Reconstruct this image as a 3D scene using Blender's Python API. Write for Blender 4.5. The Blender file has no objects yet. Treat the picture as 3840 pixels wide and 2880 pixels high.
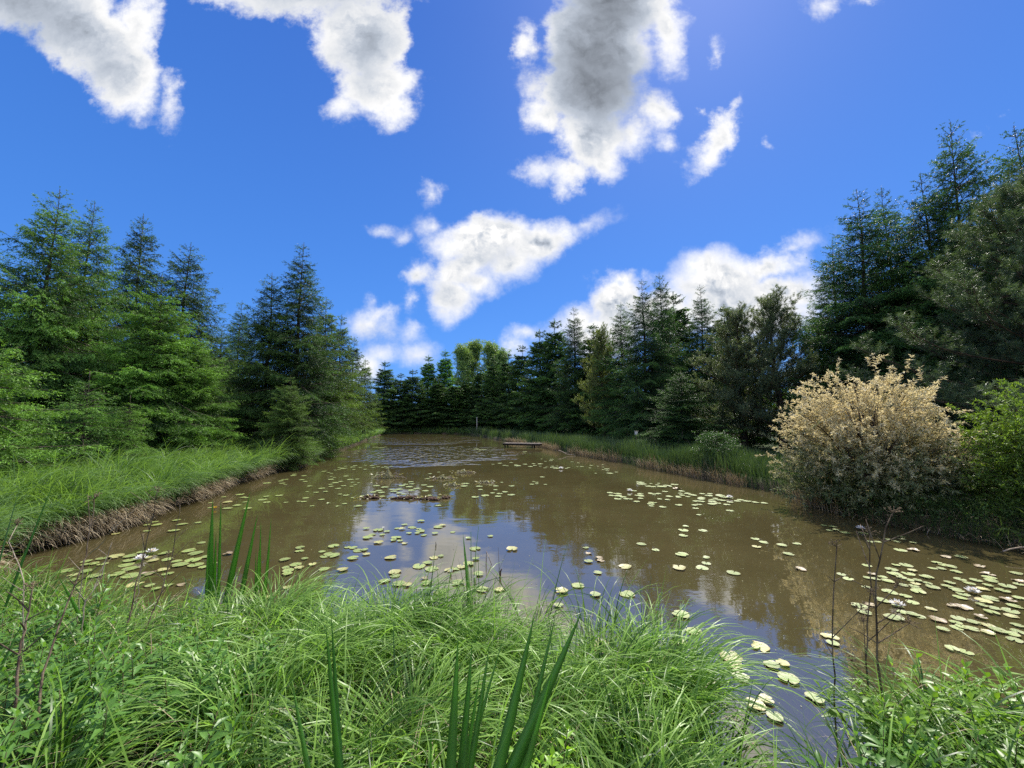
import bpy, math, random
import numpy as np
from math import radians as R_, sin, cos, pi

random.seed(7)
SC = bpy.context.scene
COL = SC.collection

# ------------------------------------------------------------------ camera
F = 1443.75            # focal length in photograph pixels (3840 wide)
H_CAM = 2.0
PITCH = R_(5.5)
CP, SP = cos(PITCH), sin(PITCH)
cam_d = bpy.data.cameras.new('camera')
cam_d.sensor_width = 36.0
cam_d.lens = 36.0 * F / 3840.0
cam_d.clip_start = 0.05
cam_d.clip_end = 9000
cam = bpy.data.objects.new('camera', cam_d)
COL.objects.link(cam)
cam.location = (0, 0, H_CAM)
cam.rotation_euler = (pi / 2 + PITCH, 0, 0)
SC.camera = cam


def ray(px, py):
    X = (px - 1920.0) / F
    Y = (1440.0 - py) / F
    return X, CP - SP * Y, SP + CP * Y


def on_plane(px, py, z=0.0):
    dx, dy, dz = ray(px, py)
    t = (z - H_CAM) / dz
    return np.array((dx * t, dy * t, z))


def at_depth(px, py, y):
    dx, dy, dz = ray(px, py)
    t = y / dy
    return np.array((dx * t, y, H_CAM + dz * t))


D2S = 3840.0 / 2212.0   # notes were taken on a 2212 px wide view

# ------------------------------------------------------------------ tagging


def tag(o, label=None, cat=None, group=None, kind=None):
    if label:
        n = len(label.split())
        assert 4 <= n <= 16, (n, label)
        o['label'] = label
    if cat:
        o['category'] = cat
    if group:
        o['group'] = group
    if kind:
        o['kind'] = kind
    return o


def empty(name, loc, rz=0.0):
    o = bpy.data.objects.new(name, None)
    COL.objects.link(o)
    o.empty_display_size = 0.2
    o.location = loc
    o.rotation_euler = (0, 0, rz)
    return o


ORD = ['first', 'second', 'third', 'fourth', 'fifth', 'sixth', 'seventh', 'eighth', 'ninth', 'tenth',
       'eleventh', 'twelfth', 'thirteenth', 'fourteenth', 'fifteenth', 'sixteenth']

# ------------------------------------------------------------------ mesh building


class MB:
    """collects vertices and faces of one mesh, with a per-vertex tone and a per-face material index"""

    def __init__(s):
        s.v, s.t, s.f3, s.f4, s.n = [], [], [], [], 0

    def add(s, v, faces, tone=0.5):
        v = np.asarray(v, dtype=np.float32).reshape(-1, 3)
        f = np.asarray(faces, dtype=np.int32)
        t = np.broadcast_to(np.asarray(tone, dtype=np.float32), (len(v),))
        s.v.append(v)
        s.t.append(t)
        (s.f3 if f.shape[1] == 3 else s.f4).append(f + s.n)
        s.n += len(v)

    def mesh(s, name, mat, smooth=False):
        me = bpy.data.meshes.new(name)
        v = np.concatenate(s.v)
        t = np.concatenate(s.t)
        me.vertices.add(len(v))
        me.vertices.foreach_set('co', v.ravel())
        f3 = np.concatenate(s.f3) if s.f3 else np.zeros((0, 3), np.int32)
        f4 = np.concatenate(s.f4) if s.f4 else np.zeros((0, 4), np.int32)
        idx = np.concatenate([f3.ravel(), f4.ravel()])
        me.loops.add(len(idx))
        me.loops.foreach_set('vertex_index', idx)
        me.polygons.add(len(f3) + len(f4))
        st = np.concatenate([np.arange(len(f3)) * 3, len(f3) * 3 + np.arange(len(f4)) * 4]).astype(np.int32)
        me.polygons.foreach_set('loop_start', st)
        if smooth:
            me.polygons.foreach_set('use_smooth', np.ones(len(st), dtype=bool))
        a = me.attributes.new('tone', 'FLOAT', 'POINT')
        a.data.foreach_set('value', np.ascontiguousarray(t))
        me.update(calc_edges=True)
        me.materials.append(mat)
        return me

    def build(s, name, mat, parent=None, smooth=False):
        o = bpy.data.objects.new(name, s.mesh(name, mat, smooth))
        COL.objects.link(o)
        if parent:
            o.parent = parent
        return o


def link(name, me, parent=None):
    o = bpy.data.objects.new(name, me)
    COL.objects.link(o)
    if parent:
        o.parent = parent
    return o


def nrm(a):
    return a / np.maximum(np.linalg.norm(a, axis=-1, keepdims=True), 1e-9)


def tubes(mb, pts, rad, k=5, tone=0.5):
    """pts (B,S,3), rad (B,S): tapered tubes"""
    pts = np.asarray(pts, float)
    rad = np.asarray(rad, float)
    if pts.ndim == 2:
        pts, rad = pts[None], rad[None]
    B, S, _ = pts.shape
    T = nrm(np.gradient(pts, axis=1))
    ref = np.where(np.abs(T[..., 2:3]) > 0.85, np.array([1.0, 0, 0]), np.array([0, 0, 1.0]))
    A = nrm(np.cross(T, ref))
    C = np.cross(A, T)
    an = np.arange(k) * 2 * pi / k
    v = (pts[:, :, None] + rad[:, :, None, None] * (A[:, :, None] * np.cos(an)[:, None] + C[:, :, None] * np.sin(an)[:, None]))
    base = (np.arange(B) * S * k)[:, None, None] + (np.arange(S - 1) * k)[None, :, None]
    i = np.arange(k)
    j = (i + 1) % k
    q = np.stack([base + i, base + j, base + k + j, base + k + i], -1).reshape(-1, 4)
    tn = np.asarray(tone, float)
    if tn.ndim == 1:
        tn = np.repeat(tn, S * k)
    mb.add(v.reshape(-1, 3), q, tn)
    # end caps
    if k >= 3:
        ends = []
        for b in range(B if B < 400 else 0):
            o = b * S * k + (S - 1) * k
            ends += [[o + a, o + a + 1, o + k - 1] for a in range(k - 2)]
        if ends:
            mb.f3.append(np.array(ends, np.int32) + mb.n - B * S * k)


def tri_needles(mb, P, D, L, per_m, nl, nw, tone, rng, spread=0.75, nmin=3, flat=0.0):
    """needle triangles along straight shoots (start P, unit direction D, length L)"""
    n = np.maximum(nmin, (L * per_m)).astype(int)
    idx = np.repeat(np.arange(len(P)), n)
    m = len(idx)
    s = rng.random(m)
    d = D[idx]
    rv = rng.normal(size=(m, 3))
    if flat:
        rv[:, 2] *= (1 - flat)
    rv = nrm(rv - d * np.sum(rv * d, 1, keepdims=True))
    nd = nrm(d * (1 - spread * 0.45) + rv * spread + np.array([0, 0, -0.05]))
    b = P[idx] + d * (L[idx] * s)[:, None]
    side = nrm(np.cross(nd, rng.normal(size=(m, 3))))
    ln = nl * rng.uniform(0.7, 1.2, m)
    w = nw * rng.uniform(0.7, 1.2, m)
    v = np.stack([b - side * (w / 2)[:, None], b + side * (w / 2)[:, None], b + nd * ln[:, None]], 1)
    tn = np.clip(tone[idx] + 0.18 * (s - 0.5), 0, 1)
    mb.add(v.reshape(-1, 3), np.arange(m * 3).reshape(-1, 3), np.repeat(tn, 3))


def leaf_quads(mb, P, D, N, L, W, tone, fold=0.25, droop=0.0):
    """lance-shaped leaves: base P, direction D, face normal N"""
    Sd = nrm(np.cross(D, N))
    Nn = np.cross(Sd, D)
    L = L[:, None]
    W = W[:, None]
    a = P
    tip = P + D * L + np.array([0, 0, -1.0]) * L * droop
    m1 = P + D * L * 0.42 + Sd * W / 2 + Nn * W * fold
    m2 = P + D * L * 0.42 - Sd * W / 2 + Nn * W * fold
    mid = P + D * L * 0.45
    n = len(P)
    v = np.stack([a, m1, tip, m2, mid], 1).reshape(-1, 3)
    o = (np.arange(n) * 5)[:, None]
    f = np.concatenate([o + np.array([[0, 1, 4]]), o + np.array([[1, 2, 4]]), o + np.array([[2, 3, 4]]), o + np.array([[3, 0, 4]])])
    mb.add(v, f, np.repeat(tone, 5))


def blades(mb, P, az, L, W, th0, th1, tone, S=7, pw=1.4, twist=None, vee=0.0, tip_tone=0.0, wprof=None, turn=None):
    """grass blades: root P, azimuth of bending, length, width, angle from vertical at root and at tip"""
    n = len(P)
    s = np.linspace(0, 1, S + 1)
    th = th0[:, None] + (th1 - th0)[:, None] * (s[None] ** pw)
    azs = az[:, None] + (0 if turn is None else turn[:, None] * s[None])
    dl = (L / S)[:, None]
    hor = np.sin(th) * dl
    ver = np.cos(th) * dl
    dx = hor * np.cos(azs)
    dy = hor * np.sin(azs)
    z = np.zeros((n, 1))
    cx = np.concatenate([z, np.cumsum(dx[:, :-1], 1)], 1)
    cy = np.concatenate([z, np.cumsum(dy[:, :-1], 1)], 1)
    cz = np.concatenate([z, np.cumsum(ver[:, :-1], 1)], 1)
    C = np.stack([cx, cy, cz], -1) + P[:, None]
    sd = np.stack([-np.sin(azs), np.cos(azs), np.zeros_like(azs)], -1)
    if twist is not None:
        Tn = np.stack([np.sin(th) * np.cos(azs), np.sin(th) * np.sin(azs), np.cos(th)], -1)
        nn = np.cross(sd, Tn)
        tw = twist[:, None, None] * np.linspace(0.4, 1, S + 1)[None, :, None]
        sd = sd * np.cos(tw) + nn * np.sin(tw)
    if wprof is None:
        wprof = np.clip(np.minimum(0.55 + 1.6 * s, 1.0) * (1 - s ** 2.2), 0.02, 1)
    hw = 0.5 * W[:, None] * wprof[None]
    tn = np.clip(tone[:, None] + tip_tone * (s - 0.5)[None], 0, 1)
    if vee == 0:
        v = np.stack([C - sd * hw[..., None], C + sd * hw[..., None]], 2)
        k = 2
    else:
        Tn = nrm(np.gradient(C, axis=1))
        nn = np.cross(sd, Tn)
        v = np.stack([C - sd * hw[..., None], C - nn * (hw * vee)[..., None], C + sd * hw[..., None]], 2)
        k = 3
    base = (np.arange(n) * (S + 1) * k)[:, None, None] + (np.arange(S) * k)[None, :, None]
    i = np.arange(k - 1)
    q = np.stack([base + i, base + i + 1, base + k + i + 1, base + k + i], -1).reshape(-1, 4)
    mb.add(v.reshape(-1, 3), q, np.repeat(tn[..., None], k, 2).ravel())


def sweep_leaf(mb, P, Wd, facing, vee=0.35, tone=0.5, tip_tone=0.2):
    """one sword leaf along the centre line P (S,3) with half widths, given facing direction; closed thin V section"""
    P = np.asarray(P, float)
    S = len(P)
    T = nrm(np.gradient(P, axis=0))
    sd = nrm(np.cross(T, np.broadcast_to(np.asarray(facing, float), T.shape)))
    nn = np.cross(sd, T)
    hw = np.asarray(Wd)[:, None] / 2
    a = P - sd * hw
    b = P - nn * hw * vee
    c = P + sd * hw
    d = P - nn * hw * (vee + 0.22)
    v = np.stack([a, b, c, d], 1).reshape(-1, 3)
    o = (np.arange(S - 1) * 4)[:, None, None]
    i = np.arange(4)
    j = (i + 1) % 4
    q = np.stack([o[:, 0] + i, o[:, 0] + j, o[:, 0] + 4 + j, o[:, 0] + 4 + i], -1).reshape(-1, 4)
    s = np.linspace(0, 1, S)
    mb.add(v, q, np.repeat(np.clip(tone + tip_tone * s, 0, 1), 4))


# ------------------------------------------------------------------ materials


def new_mat(name):
    m = bpy.data.materials.new(name)
    m.use_nodes = True
    m.node_tree.nodes.clear()
    return m, m.node_tree


class NT:
    def __init__(s, tree):
        s.t = tree

    def n(s, typ, **kw):
        nd = s.t.nodes.new(typ)
        for k, v in kw.items():
            setattr(nd, k, v)
        return nd

    def put(s, sock, v):
        if isinstance(v, bpy.types.NodeSocket):
            s.t.links.new(v, sock)
        elif v is not None:
            if sock.type == 'RGBA' and len(v) == 3:
                v = (*v, 1)
            sock.default_value = v

    def math(s, op, a, b=None, c=None, clamp=False):
        nd = s.n('ShaderNodeMath', operation=op, use_clamp=clamp)
        s.put(nd.inputs[0], a)
        if b is not None:
            s.put(nd.inputs[1], b)
        if c is not None:
            s.put(nd.inputs[2], c)
        return nd.outputs[0]

    def vmath(s, op, a, b=None, out=0):
        nd = s.n('ShaderNodeVectorMath', operation=op)
        s.put(nd.inputs[0], a)
        if b is not None:
            s.put(nd.inputs[3 if op == 'SCALE' else 1], b)
        return nd.outputs[out]

    def mix(s, f, a, b, blend='MIX'):
        nd = s.n('ShaderNodeMix', data_type='RGBA', blend_type=blend)
        s.put(nd.inputs[0], f)
        s.put(nd.inputs[6], a)
        s.put(nd.inputs[7], b)
        return nd.outputs[2]

    def noise(s, vec, scale, detail=4, rough=0.55, out='Fac', dist=0.0):
        nd = s.n('ShaderNodeTexNoise')
        if vec is not None:
            s.put(nd.inputs['Vector'], vec)
        nd.inputs['Scale'].default_value = scale
        nd.inputs['Detail'].default_value = detail
        nd.inputs['Roughness'].default_value = rough
        nd.inputs['Distortion'].default_value = dist
        return nd.outputs[out]

    def ramp(s, v, lo, hi, a=0.0, b=1.0, smooth=True):
        nd = s.n('ShaderNodeMapRange', interpolation_type='SMOOTHSTEP' if smooth else 'LINEAR')
        s.put(nd.inputs[0], v)
        for i, x in enumerate((lo, hi, a, b)):
            s.put(nd.inputs[1 + i], x)
        return nd.outputs[0]

    def attr(s, name, out='Fac'):
        return s.n('ShaderNodeAttribute', attribute_name=name).outputs[out]


def leaf_mat(name, dark, light, trans=0.3, rough=0.5, spec=0.35, tcol=None, blotch=0.0, bscale=3.0, tint=True):
    m, t = new_mat(name)
    k = NT(t)
    out = k.n('ShaderNodeOutputMaterial')
    f = k.attr('tone')
    if blotch:
        geo = k.n('ShaderNodeTexCoord').outputs['Object']
        f = k.math('ADD', f, k.math('MULTIPLY', k.math('SUBTRACT', k.noise(geo, bscale, 3), 0.5), blotch), clamp=True)
    c = k.mix(f, dark, light)
    if tint:
        oi = k.n('ShaderNodeObjectInfo')
        c = k.mix(1.0, c, oi.outputs['Color'], 'MULTIPLY')
    b = k.n('ShaderNodeBsdfPrincipled')
    k.put(b.inputs['Base Color'], c)
    b.inputs['Roughness'].default_value = rough
    b.inputs['Specular IOR Level'].default_value = spec
    tr = k.n('ShaderNodeBsdfTranslucent')
    k.put(tr.inputs['Color'], k.mix(1.0, c, tcol or (1.5, 1.5, 0.6), 'MULTIPLY'))
    mx = k.n('ShaderNodeMixShader')
    mx.inputs[0].default_value = trans
    t.links.new(b.outputs[0], mx.inputs[1])
    t.links.new(tr.outputs[0], mx.inputs[2])
    t.links.new(mx.outputs[0], out.inputs[0])
    return m


def bark_mat(name, a, b, scale=8.0, rough=0.9):
    m, t = new_mat(name)
    k = NT(t)
    out = k.n('ShaderNodeOutputMaterial')
    tc = k.n('ShaderNodeTexCoord').outputs['Object']
    mp = k.n('ShaderNodeMapping')
    mp.inputs['Scale'].default_value = (1, 1, 0.25)
    t.links.new(tc, mp.inputs[0])
    n = k.noise(mp.outputs[0], scale, 6, 0.65)
    c = k.mix(k.ramp(n, 0.35, 0.65), a, b)
    p = k.n('ShaderNodeBsdfPrincipled')
    k.put(p.inputs['Base Color'], c)
    p.inputs['Roughness'].default_value = rough
    p.inputs['Specular IOR Level'].default_value = 0.2
    bp = k.n('ShaderNodeBump')
    bp.inputs['Strength'].default_value = 0.5
    bp.inputs['Distance'].default_value = 0.02
    t.links.new(n, bp.inputs['Height'])
    t.links.new(bp.outputs[0], p.inputs['Normal'])
    t.links.new(p.outputs[0], out.inputs[0])
    return m


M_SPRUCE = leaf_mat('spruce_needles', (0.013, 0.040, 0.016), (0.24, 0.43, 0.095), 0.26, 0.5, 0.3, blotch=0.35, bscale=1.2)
M_PINE = leaf_mat('pine_needles', (0.05, 0.085, 0.05), (0.21, 0.26, 0.12), 0.30, 0.45, 0.4, blotch=0.5, bscale=1.0)
M_BROAD = leaf_mat('broad_leaves', (0.03, 0.07, 0.02), (0.13, 0.22, 0.06), 0.35, 0.45, 0.4, blotch=0.4, bscale=1.0)
M_WILLOW = leaf_mat('variegated_leaves', (0.07, 0.15, 0.045), (0.82, 0.74, 0.48), 0.46, 0.5, 0.3, (1.1, 1.0, 0.8), blotch=0.35, bscale=2.2)
M_GRASS = leaf_mat('grass_blades', (0.03, 0.09, 0.015), (0.25, 0.41, 0.12), 0.42, 0.45, 0.4, tint=False)
M_SEDGE = leaf_mat('sedge_blades', (0.018, 0.080, 0.010), (0.36, 0.57, 0.115), 0.46, 0.40, 0.5, (1.15, 1.25, 0.7), tint=False)
M_REED = leaf_mat('reed_blades', (0.02, 0.05, 0.02), (0.12, 0.19, 0.07), 0.3, 0.4, 0.4, tint=False)
M_DRY = leaf_mat('dry_blades', (0.18, 0.13, 0.08), (0.68, 0.56, 0.37), 0.2, 0.7, 0.2, (1.0, 0.9, 0.7), tint=False)
M_IRIS = leaf_mat('iris_leaf', (0.04, 0.15, 0.03), (0.18, 0.38, 0.06), 0.5, 0.38, 0.45, blotch=0.35, bscale=25.0)
M_HERB = leaf_mat('herb_leaf', (0.03, 0.10, 0.02), (0.20, 0.36, 0.07), 0.35, 0.4, 0.5, blotch=0.3, bscale=9.0)
M_STEM = leaf_mat('herb_stem', (0.05, 0.08, 0.02), (0.14, 0.10, 0.05), 0.1, 0.6, 0.3)
M_DEAD = bark_mat('dead_stem', (0.045, 0.03, 0.02), (0.20, 0.15, 0.10), 30)
M_PALE = bark_mat('pale_dead_stem', (0.22, 0.17, 0.12), (0.45, 0.37, 0.28), 30)
M_SEED = bark_mat('seed_heads', (0.10, 0.07, 0.045), (0.26, 0.19, 0.12), 40)
M_BARK = bark_mat('bark', (0.035, 0.026, 0.02), (0.12, 0.09, 0.07))
M_PBARK = bark_mat('pine_bark', (0.04, 0.028, 0.022), (0.14, 0.09, 0.06))
M_TIMBER = bark_mat('dark_timber', (0.02, 0.018, 0.016), (0.07, 0.062, 0.055), 12)  # beams and legs, much darker than the deck planks
M_PLANK = bark_mat('weathered_plank', (0.10, 0.08, 0.065), (0.30, 0.26, 0.23), 12)
M_MUD = bark_mat('rotting_rhizome', (0.015, 0.010, 0.007), (0.16, 0.09, 0.06), 25, 0.7)
M_SCUM = leaf_mat('rotting_leaf', (0.10, 0.10, 0.04), (0.50, 0.47, 0.24), 0.2, 0.4, 0.4, tint=False)


def plain_mat(name, col, rough=0.6, noise=0.15, scale=12.0, trans=0.0):
    m, t = new_mat(name)
    k = NT(t)
    out = k.n('ShaderNodeOutputMaterial')
    tc = k.n('ShaderNodeTexCoord').outputs['Object']
    c = k.mix(k.noise(tc, scale, 4), tuple(x * (1 - noise) for x in col), tuple(min(1, x * (1 + noise)) for x in col))
    p = k.n('ShaderNodeBsdfPrincipled')
    k.put(p.inputs['Base Color'], c)
    p.inputs['Roughness'].default_value = rough
    sh = p.outputs[0]
    if trans:
        tr = k.n('ShaderNodeBsdfTranslucent')
        k.put(tr.inputs['Color'], c)
        mx = k.n('ShaderNodeMixShader')
        mx.inputs[0].default_value = trans
        t.links.new(sh, mx.inputs[1])
        t.links.new(tr.outputs[0], mx.inputs[2])
        sh = mx.outputs[0]
    t.links.new(sh, out.inputs[0])
    return m


M_WHITE = plain_mat('white_petals', (0.85, 0.84, 0.82), 0.5, 0.05, trans=0.25)
M_YELLOW = plain_mat('yellow_petals', (0.80, 0.55, 0.03), 0.5, 0.1, trans=0.2)
M_PAINT = plain_mat('weathered_white_paint', (0.55, 0.53, 0.48), 0.7, 0.2)


def pad_mat(name, a, b, edge, rot=0.0):
    m, t = new_mat(name)
    k = NT(t)
    out = k.n('ShaderNodeOutputMaterial')
    tc = k.n('ShaderNodeTexCoord').outputs['Object']
    oi = k.n('ShaderNodeObjectInfo')
    rnd = oi.outputs['Random']
    off = k.n('ShaderNodeCombineXYZ')
    k.put(off.inputs[2], k.math('MULTIPLY', rnd, 40.0))
    tv = k.vmath('ADD', tc, off.outputs[0])
    n = k.noise(tv, 2.6, 5, 0.65)
    c = k.mix(k.ramp(n, 0.38, 0.66), a, b)
    r = k.vmath('LENGTH', tc, out=1)
    c = k.mix(k.math('MULTIPLY', k.ramp(r, 0.72, 1.02), 0.6), c, edge)
    sp = k.noise(tv, 9.0, 4, 0.7)
    c = k.mix(k.math('MULTIPLY', k.ramp(sp, 0.60, 0.72), 0.35 + rot), c, edge)
    # radial veins
    sx = k.n('ShaderNodeSeparateXYZ')
    t.links.new(tc, sx.inputs[0])
    ang = k.math('ARCTAN2', sx.outputs[1], sx.outputs[0])
    vein = k.ramp(k.math('ABSOLUTE', k.math('SINE', k.math('MULTIPLY', ang, 7.0))), 0.0, 0.22, 1.0, 0.0)
    c = k.mix(k.math('MULTIPLY', vein, 0.35), c, (0.36, 0.42, 0.16))
    c = k.mix(1.0, c, k.ramp(rnd, 0, 1, 0.82, 1.15, False), 'MULTIPLY')
    p = k.n('ShaderNodeBsdfPrincipled')
    k.put(p.inputs['Base Color'], c)
    p.inputs['Roughness'].default_value = 0.48
    p.inputs['Specular IOR Level'].default_value = 1.0
    bp = k.n('ShaderNodeBump')
    bp.inputs['Strength'].default_value = 0.35
    bp.inputs['Distance'].default_value = 0.004
    t.links.new(k.math('ADD', k.math('MULTIPLY', vein, -0.5), k.noise(tv, 5, 3)), bp.inputs['Height'])
    t.links.new(bp.outputs[0], p.inputs['Normal'])
    t.links.new(p.outputs[0], out.inputs[0])
    return m


M_PAD = {'g': pad_mat('lily_pad_green', (0.19, 0.275, 0.05), (0.31, 0.35, 0.10), (0.29, 0.22, 0.065)),
         'y': pad_mat('lily_pad_yellowing', (0.42, 0.38, 0.12), (0.40, 0.44, 0.15), (0.34, 0.20, 0.06), 0.45),
         'b': pad_mat('lily_pad_reddish', (0.25, 0.19, 0.09), (0.34, 0.27, 0.13), (0.22, 0.11, 0.06), 0.4)}

# ------------------------------------------------------------------ pond outline and ground
POND = np.array([(-7.7, 5.2), (-6.3, 4.5), (-4.4, 3.9), (-2.8, 3.6), (-1.6, 3.55), (-0.9, 3.2), (0.1, 3.35), (1.0, 3.05), (1.08, 2.4), (1.2, 1.8), (1.45, 1.75), (1.65, 2.15), (2.1, 2.3),
                 (3.0, 2.3), (4.6, 2.5), (6.4, 3.6), (7.9, 5.0), (8.0, 6.2), (7.3, 7.6), (7.2, 9.2), (7.5, 11), (6.5, 14.5),
                 (5.3, 19), (4.0, 23), (2.4, 30), (0.2, 36.5), (-2.4, 44), (-5, 55), (-7, 60), (-12, 62), (-17, 62.5),
                 (-20, 60.5), (-17.6, 50), (-15.2, 40), (-13, 31.7), (-11.8, 26), (-10.8, 22.2), (-9.7, 18.5), (-9.2, 16.8), (-9.3, 14.7),
                 (-8.7, 12), (-8.05, 9.7), (-7.5, 7.6), (-7.5, 6.4)])


def pond_dist(x, y):
    """signed distance to the pond outline, positive on land"""
    x = np.asarray(x, float)
    y = np.asarray(y, float)
    d = np.full(x.shape, 1e9)
    ins = np.zeros(x.shape, bool)
    n = len(POND)
    for i in range(n):
        ax, ay = POND[i]
        bx, by = POND[(i + 1) % n]
        ex, ey = bx - ax, by - ay
        t = np.clip(((x - ax) * ex + (y - ay) * ey) / (ex * ex + ey * ey), 0, 1)
        d = np.minimum(d, np.hypot(x - ax - t * ex, y - ay - t * ey))
        cr = ((ay > y) != (by > y)) & (x < ex * (y - ay) / (ey if ey else 1e-9) + ax)
        ins ^= cr
    return np.where(ins, -d, d)


def sstep(a, b, x):
    t = np.clip((x - a) / (b - a), 0, 1)
    return t * t * (3 - 2 * t)


def wob(x, y):
    return (np.sin(x * 1.7 + 0.6 * y) * np.cos(y * 1.3 - 0.4 * x) * 0.5 + np.sin(x * 4.1 + 1.0) * np.sin(y * 3.7 + 2.0) * 0.3)


def gz(x, y):
    d = pond_dist(x, y) + 0.10 * wob(x * 1.3, y * 1.3)
    return -0.9 + 1.17 * sstep(-0.32, 0.12, d) + 0.22 * sstep(0.1, 4.0, d) + 0.05 * wob(x, y) * sstep(0, 1, d)


def axis(parts):
    out = []
    for a, b, st in parts:
        out.append(np.arange(a, b, st))
    return np.unique(np.concatenate(out))


gx = axis([(-3000, -200, 400), (-200, -40, 20), (-40, -16, 1.5), (-16, 12, 0.22), (12, 40, 1.5), (40, 200, 20), (200, 3001, 400)])
gy = axis([(-400, -40, 60), (-40, -2, 2), (-2, 24, 0.22), (24, 76, 0.8), (76, 200, 12), (200, 3401, 400)])
X, Y = np.meshgrid(gx, gy, indexing='ij')
Z = gz(X, Y)
nx, ny = X.shape
ii = (np.arange(nx - 1)[:, None] * ny + np.arange(ny - 1)[None]).ravel()
q = np.stack([ii, ii + ny, ii + ny + 1, ii + 1], 1)
mb = MB()
mb.add(np.stack([X, Y, Z], -1).reshape(-1, 3), q, pond_dist(X, Y).ravel())


def ground_mat():
    m, t = new_mat('soil_and_turf')
    k = NT(t)
    out = k.n('ShaderNodeOutputMaterial')
    tc = k.n('ShaderNodeTexCoord').outputs['Object']
    n1 = k.noise(tc, 0.8, 6, 0.65)
    n2 = k.noise(tc, 14, 5, 0.7)
    turf = k.mix(n2, (0.02, 0.045, 0.012), (0.09, 0.13, 0.035))
    soil = k.mix(n2, (0.03, 0.02, 0.012), (0.11, 0.075, 0.045))
    d = k.attr('tone')
    land = k.ramp(k.math('ADD', d, k.math('MULTIPLY', n1, 0.4)), 0.15, 0.6)
    c = k.mix(land, soil, k.mix(k.ramp(n1, 0.55, 0.7), turf, soil))
    p = k.n('ShaderNodeBsdfPrincipled')
    k.put(p.inputs['Base Color'], c)
    p.inputs['Roughness'].default_value = 0.95
    bp = k.n('ShaderNodeBump')
    bp.inputs['Strength'].default_value = 0.8
    bp.inputs['Distance'].default_value = 0.05
    t.links.new(n2, bp.inputs['Height'])
    t.links.new(bp.outputs[0], p.inputs['Normal'])
    t.links.new(p.outputs[0], out.inputs[0])
    return m


g = mb.build('ground', ground_mat(), smooth=True)
tag(g, kind='structure')

# ------------------------------------------------------------------ water


def water_mat():
    m, t = new_mat('murky_water')
    k = NT(t)
    out = k.n('ShaderNodeOutputMaterial')
    tc = k.n('ShaderNodeTexCoord').outputs['Object']
    # breeze-ruffled patches far out on the pond, laid out in metres on the water
    def patch(cx, cy, rx, ry, rot):
        mp = k.n('ShaderNodeMapping', vector_type='TEXTURE')
        mp.inputs['Location'].default_value = (cx, cy, 0)
        mp.inputs['Rotation'].default_value = (0, 0, rot)
        mp.inputs['Scale'].default_value = (rx, ry, 1)
        t.links.new(tc, mp.inputs[0])
        return k.vmath('LENGTH', mp.outputs[0], out=1)
    wn = k.noise(tc, 0.35, 4, 0.6)
    f1 = k.math('ADD', patch(-4.9, 24.6, 5.4, 7.0, 0.22), k.math('MULTIPLY', k.math('SUBTRACT', wn, 0.5), 1.3))
    f2 = k.math('ADD', patch(-9.5, 42.0, 5.6, 9.5, 0.25), k.math('MULTIPLY', k.math('SUBTRACT', wn, 0.5), 1.5))
    f = k.ramp(k.math('MINIMUM', f1, f2), 0.72, 1.08, 1.0, 0.0)
    mp = k.n('ShaderNodeMapping')
    mp.inputs['Scale'].default_value = (1.0, 1.6, 1.0)
    t.links.new(tc, mp.inputs[0])
    mr = k.n('ShaderNodeMapping')
    mr.inputs['Scale'].default_value = (1.0, 0.42, 1.0)
    t.links.new(tc, mr.inputs[0])
    rip = k.noise(mr.outputs[0], 2.3, 2, 0.5)
    calm = k.noise(mp.outputs[0], 1.1, 2, 0.5)
    fine = k.noise(mp.outputs[0], 9.0, 2, 0.5)
    cm = k.ramp(k.noise(tc, 0.22, 2), 0.42, 0.62)
    h = k.math('ADD', k.math('MULTIPLY', rip, k.math('MULTIPLY', f, 0.26)),
               k.math('ADD', k.math('MULTIPLY', calm, 0.0045), k.math('MULTIPLY', k.math('MULTIPLY', fine, cm), 0.0006)))
    bp = k.n('ShaderNodeBump')
    bp.inputs['Strength'].default_value = 1.0
    bp.inputs['Distance'].default_value = 1.0
    t.links.new(h, bp.inputs['Height'])
    silt = k.noise(tc, 0.5, 5, 0.6)
    c = k.mix(k.ramp(silt, 0.3, 0.7), (0.070, 0.057, 0.023), (0.088, 0.072, 0.030))
    p = k.n('ShaderNodeBsdfPrincipled')
    k.put(p.inputs['Base Color'], c)
    p.inputs['Roughness'].default_value = 0.02
    p.inputs['IOR'].default_value = 2.8
    t.links.new(bp.outputs[0], p.inputs['Normal'])
    t.links.new(p.outputs[0], out.inputs[0])
    return m


mb = MB()
mb.add([(-24, 0.8, 0), (12, 0.8, 0), (12, 66, 0), (-24, 66, 0)], [[0, 1, 2, 3]])
w = mb.build('water', water_mat())
tag(w, kind='structure')

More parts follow.
